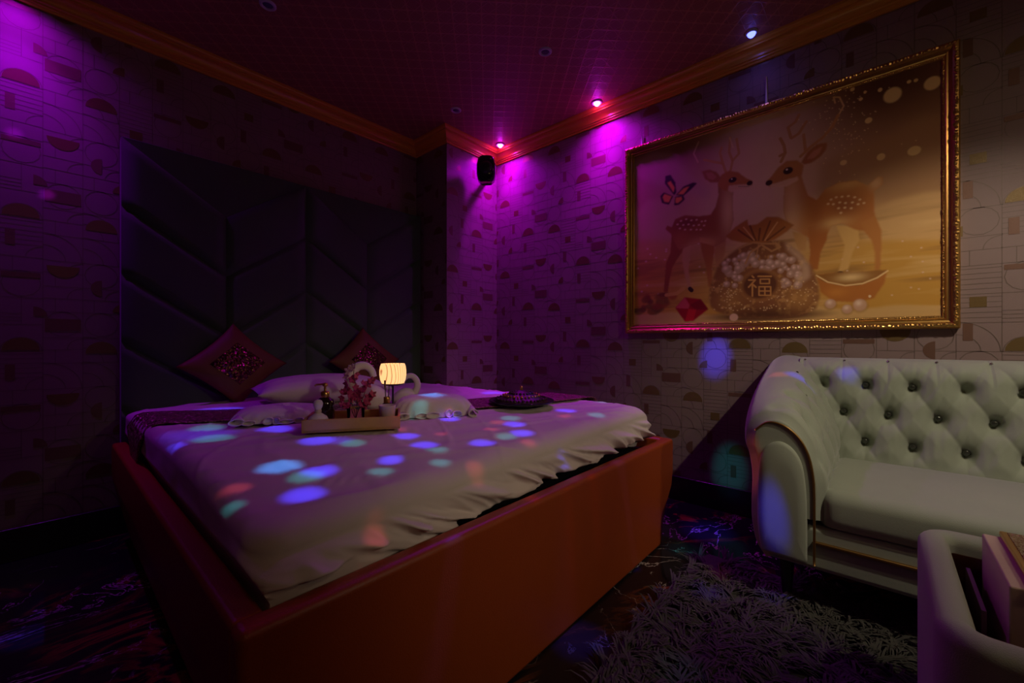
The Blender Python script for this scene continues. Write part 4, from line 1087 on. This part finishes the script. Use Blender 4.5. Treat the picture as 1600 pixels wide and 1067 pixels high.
# arm
def armsec(t):   # t=0 front ... 1 back ; returns list of (y,z) for left arm from seat inner bottom to outer bottom
    top = .735 + (.935 - .735) * (t ** .65) if t > 0 else .735
    so = 1 - t * .0
    wob = .02 * t
    k = (top - .735)
    f = .085 * t ** .6
    return [(.155, .36), (.150, .46), (.158, .54 + k * .3), (.178 + f * .2, .61 + k * .55), (.205 + f * .5, .665 + k * .8), (.245 + f * .7, .71 + k), (.29 + f * .9, .732 + k), (.335 + f, .728 + k * .98), (.375 + f * 1.05, .700 + k * .92), (.400 + f, .655 + k * .8), (.405 + f * .85, .60 + k * .6), (.392 + f * .6, .55 + k * .4), (.385 + f * .3, .48), (.390, .38), (.388, .30), (.372, .22), (.34, .17)]
def smooth_sec(S, n):
    V_ = [Vector(s) for s in S]; return cr_spline(V_, n)
def make_arm(parent, mirror=False):
    rows = []; NT = 110
    for i in range(NT + 1):
        t_ = i / NT; x = 1.845 + (2.655 - 1.845) * t_
        S = smooth_sec(armsec(t_), 7); row = []; L_ = 0; n = len(S)
        edge = .022 * (1 - math.sqrt(max(0, 1 - (1 - min((x - 1.845) / .022, 1)) ** 2)))
        for j, p in enumerate(S):
            d = (S[min(j+1, n-1)] - S[max(j-1, 0)]).normalized(); nn_ = Vector((-d.y, d.x)) * -1    # inward
            nn_ = Vector((d.y, -d.x))
            if j: L_ += (p - S[j-1]).length
            m_ = min(1, max(0, (L_ - .09) / .05)) * min(1, max(0, (.50 - L_) / .06)) * min(1, (x - 1.845) / .05)
            dep = (tuft(x - 2.02, L_ - .22) * .85 - .010) * m_ + pleat(x, L_, 8.8) * m_ + edge
            q = p + nn_ * dep
            row.append((x, q.x if not mirror else (SY0 + SY1) - q.x, q.y))
        rows.append(row)
    a = MB(); a.grid(rows)
    # front cap: inset rings
    f0 = rows[0]; nf = len(f0); cy_ = sum(p[1] for p in f0) / nf
    rings = [f0]
    for s_, dx in ((.97, -.006), (.90, -.010), (.70, -.010), (.4, -.010)):
        rr_ = []
        for p in f0:
            cz_ = min(max(p[2], .24), .60); c = Vector((p[0], .275 if not mirror else (SY0 + SY1) - .275, cz_)); v_ = Vector(p) - c
            rr_.append((p[0] + dx, c.y + v_.y * s_, c.z + v_.z * s_))
        rings.append(rr_)
    a.grid(rings[::-1], False, False); 
    a.f.append(tuple(range(len(a.v) - 5 * nf, len(a.v) - 4 * nf))); a.m.append(0)
    arm = a.build('arm', M['sofa'], parent, merge=True)
    # gold piping on the front of the arm
    S = [Vector(s) for s in [(.36, .20), (.372, .30), (.372, .48), (.385, .60), (.372, .66), (.33, .695), (.28, .69), (.235, .655), (.205, .60), (.19, .53), (.185, .44), (.185, .2)]]
    P = [Vector((1.8335, (p.x if not mirror else (SY0 + SY1) - p.x), p.y)) for p in cr_spline(S[4:], 6)]
    b2 = MB(); b2.tube(P, .0042, 8); b2.build('gold_piping', M['brass'], arm)
    # raised front panel
    Q = cr_spline([Vector(s) for s in [(.350, .20), (.362, .30), (.362, .46), (.355, .56), (.33, .61), (.29, .63), (.25, .61), (.222, .56), (.210, .48), (.206, .38), (.206, .2)]], 6)
    c = Vector((.28, .40)); b3 = MB(); rg = []
    for s_, dx in ((1, 1.838), (.985, 1.828), (.93, 1.822), (.6, 1.819), (.002, 1.819)):
        rg.append([(dx, (c.x + (p.x - c.x) * s_) if not mirror else (SY0 + SY1) - (c.x + (p.x - c.x) * s_), c.y + (p.y - c.y) * s_) for p in Q])
    b3.grid(rg, False, True); b3.build('arm_front_panel', M['sofa'], arm)
    return arm
AR_ = make_arm(SF); make_arm(SF, True)
for p in [(2.02, .335, .775), (2.13, .245, .775), (2.27, .335, .835), (1.93, .215, .665), (2.33, .30, .86), (2.05, .185, .61), (2.2, .19, .64)]:
    btn(AR_, p, .0065, 'crystal' if p[0] < 2.1 else 'button')
for x, y in ((1.92, .28), (1.92, SY0 + .12), (2.58, .28), (2.58, SY0 + .12)):
    a = MB(); a.lathe([(.016, .0135), (.026, .18)], (x, y, 0), 16); a.build('leg', M['black'], SF)

# ------------------------------------------------------------------ upholstered open side table with things in it
OX0, OX1, OY0, OY1, OZ = 1.03, 1.625, -.72, -.068, .50
OT = thing('storage_table', 'velvet covered open topped side table with dark brown interior before the sofa', 'side table')
w_ = .058
def rim_wall(mb, x0, x1, y0, y1):      # wall with half-round top
    along_x = (x1 - x0) > (y1 - y0)
    n = 12; P = []
    def ring(pos):
        th = (y1 - y0) if along_x else (x1 - x0); c = (y0 + y1) / 2 if along_x else (x0 + x1) / 2; r = th / 2
        pts = [(c - r, .05)] + [(c - r, .05 + (OZ - r - .05) * k / 6) for k in range(1, 6)] + [(c - r * math.cos(PI * k / n), OZ - r + r * math.sin(PI * k / n)) for k in range(n + 1)] + [(c + r, .05)]
        return [((pos, a_, z) if along_x else (a_, pos, z)) for a_, z in pts]
    L0, L1 = (x0, x1) if along_x else (y0, y1)
    P = [ring(L0 + (L1 - L0) * i / 10) for i in range(11)]
    mb.grid(P, False, True)
    m0 = len(mb.v) - 11 * len(P[0]); k = len(P[0])
    mb.f += [tuple(range(m0, m0 + k))[::-1], tuple(range(len(mb.v) - k, len(mb.v)))]; mb.m += [0, 0]
# continuous rounded shell
rows = []
def rr_outline(x0, x1, y0, y1, r, n=8):
    out = []
    for cx_, cy_, a0 in ((x1 - r, y1 - r, 0), (x0 + r, y1 - r, PI/2), (x0 + r, y0 + r, PI), (x1 - r, y0 + r, 1.5 * PI)):
        for k in range(n + 1): out.append((cx_ + r * math.cos(a0 + PI/2 * k / n), cy_ + r * math.sin(a0 + PI/2 * k / n)))
    return out
secs = [(0, .05), (0, .25), (0, OZ - w_/2)] + [(w_/2 - w_/2 * math.cos(PI * k / 12), OZ - w_/2 + w_/2 * math.sin(PI * k / 12)) for k in range(1, 12)] + [(w_, OZ - w_/2), (w_, .06)]
for ins, z in secs:
    r = max(.075 - ins, .012)
    rows.append([(x, y, z) for x, y in rr_outline(OX0 + ins, OX1 - ins, OY0 + ins, OY1 - ins, r)])
a = MB(); a.grid(rows, False, True); a.build('velvet_shell', M['sofa'], OT, merge=True)
a = MB(); a.box(OX0 + .05, OX1 - .05, OY0 + .05, OY1 - .05, .26, .28); a.build('inner_shelf', M['brown'], OT, smooth=False)
a = MB()
for bx in [(OX0 + w_ + .001, OX1 - w_ - .001, OY1 - w_ - .005, OY1 - w_ - .001, .28, .455), (OX1 - w_ - .005, OX1 - w_ - .001, OY0 + w_ + .001, OY1 - w_ - .006, .28, .455)]: a.box(*bx)
a.build('lining', M['brown'], OT, smooth=False)
for x, y in ((OX0 + .08, OY0 + .08), (OX1 - .08, OY0 + .08), (OX0 + .08, OY1 - .08), (OX1 - .08, OY1 - .08)):
    a = MB(); a.lathe([(.018, .0135), (.022, .055)], (x, y, 0), 14); a.build('foot', M['gold'], OT)
# cream box standing inside
a = MB(); a.box(1.245, 1.545, -.43, -.182, .281, .528)
tag(a.build('cream_box', M['cream'], bevel=.004), 'cream box standing inside the open side table', 'box')
t = thing('gold_framed_tray', 'gold framed panel with glittering border lying on the cream box', 'framed panel', (1.40, -.40, .5295))
a = MB(); a.box(-.19, .15, -.20, .19, 0, .012); a.build('gold_frame', M['gold'], t, bevel=.004)
a = MB(); a.box(-.178, .138, -.188, .178, .012, .0145); a.build('glitter_border', M['glitter'], t, smooth=False)
a = MB(); a.box(-.12, .085, -.13, .118, .0146, .0175); a.build('centre_panel', M['wood'], t, smooth=False)
a = MB(); a.box(-.11, .11, -.004, .004, 0, .165)
o = a.build('booklet', M['paper'], bevel=.001); o.location = (1.40, -.155, .281); o.rotation_euler = (0, 0, 0)
tag(o, 'thin mauve booklet standing upright in the open side table', 'booklet')

# ------------------------------------------------------------------ shaggy rug
def rug():
    r = np.random.RandomState(9); x0, x1, y0, y1 = .45, 2.06, -1.7, .64
    NB = 36000
    V_ = []; F_ = []
    ncl = 3000
    cx = r.uniform(x0, x1, ncl); cy = r.uniform(y0, y1, ncl)
    ang = r.uniform(0, 2 * PI, ncl); lean = r.uniform(.75, 1.25, ncl)
    per = NB // ncl
    vs = np.zeros((ncl * per, 7, 3)); 
    k = np.repeat(np.arange(ncl), per); n = len(k)
    bx = cx[k] + r.normal(0, .009, n); by = cy[k] + r.normal(0, .009, n)
    bx = np.clip(bx, x0, x1); by = np.clip(by, y0, y1)
    a = ang[k] + r.normal(0, .18, n); L = r.uniform(.045, .085, n); ln = np.clip(lean[k] + r.normal(0, .1, n), .5, 1.35)
    dx, dy = np.cos(a), np.sin(a); wx, wy = -dy, dx; wd = r.uniform(.0018, .0042, n)
    for j, t in enumerate([0, .45, .8]):
        h = .012 + L * t * (1 - .45 * ln * t) * .75; o_ = L * ln * t ** 1.3
        ww = wd * (1 - t * .3)
        for s, q in ((-1, 0), (1, 1)):
            vs[:, j * 2 + q] = np.stack([bx + dx * o_ + wx * ww * s, by + dy * o_ + wy * ww * s, h], -1)
    h = .012 + L * (.9 - .58 * ln); o_ = L * ln
    vs[:, 6] = np.stack([bx + dx * o_, by + dy * o_, np.maximum(h, .014)], -1)
    base = np.arange(n)[:, None] * 7
    quads = np.concatenate([base + np.array([[0, 1, 3, 2]]), base + np.array([[2, 3, 5, 4]])])
    tris = base + np.array([[4, 5, 6]])
    me = bpy.data.meshes.new('pile'); me.vertices.add(n * 7); me.vertices.foreach_set('co', vs.reshape(-1))
    li = np.concatenate([quads.ravel(), tris.ravel()]); me.loops.add(len(li)); me.loops.foreach_set('vertex_index', li)
    ls = np.concatenate([np.arange(len(quads)) * 4, len(quads) * 4 + np.arange(len(tris)) * 3]); me.polygons.add(len(ls)); me.polygons.foreach_set('loop_start', ls)
    me.update(calc_edges=True); me.materials.append(M['charcoal'])
    return me, (x0, x1, y0, y1)
me, (rx0, rx1, ry0, ry1) = rug()
RG = thing('shaggy_rug', 'charcoal shaggy long pile rug on the black marble floor', 'rug')
a = MB(); a.box(rx0, rx1, ry0, ry1, .001, .013); a.build('backing', M['charcoal'], RG, smooth=False)
o = bpy.data.objects.new('pile', me); C.objects.link(o); o.parent = RG; o['kind'] = 'stuff'
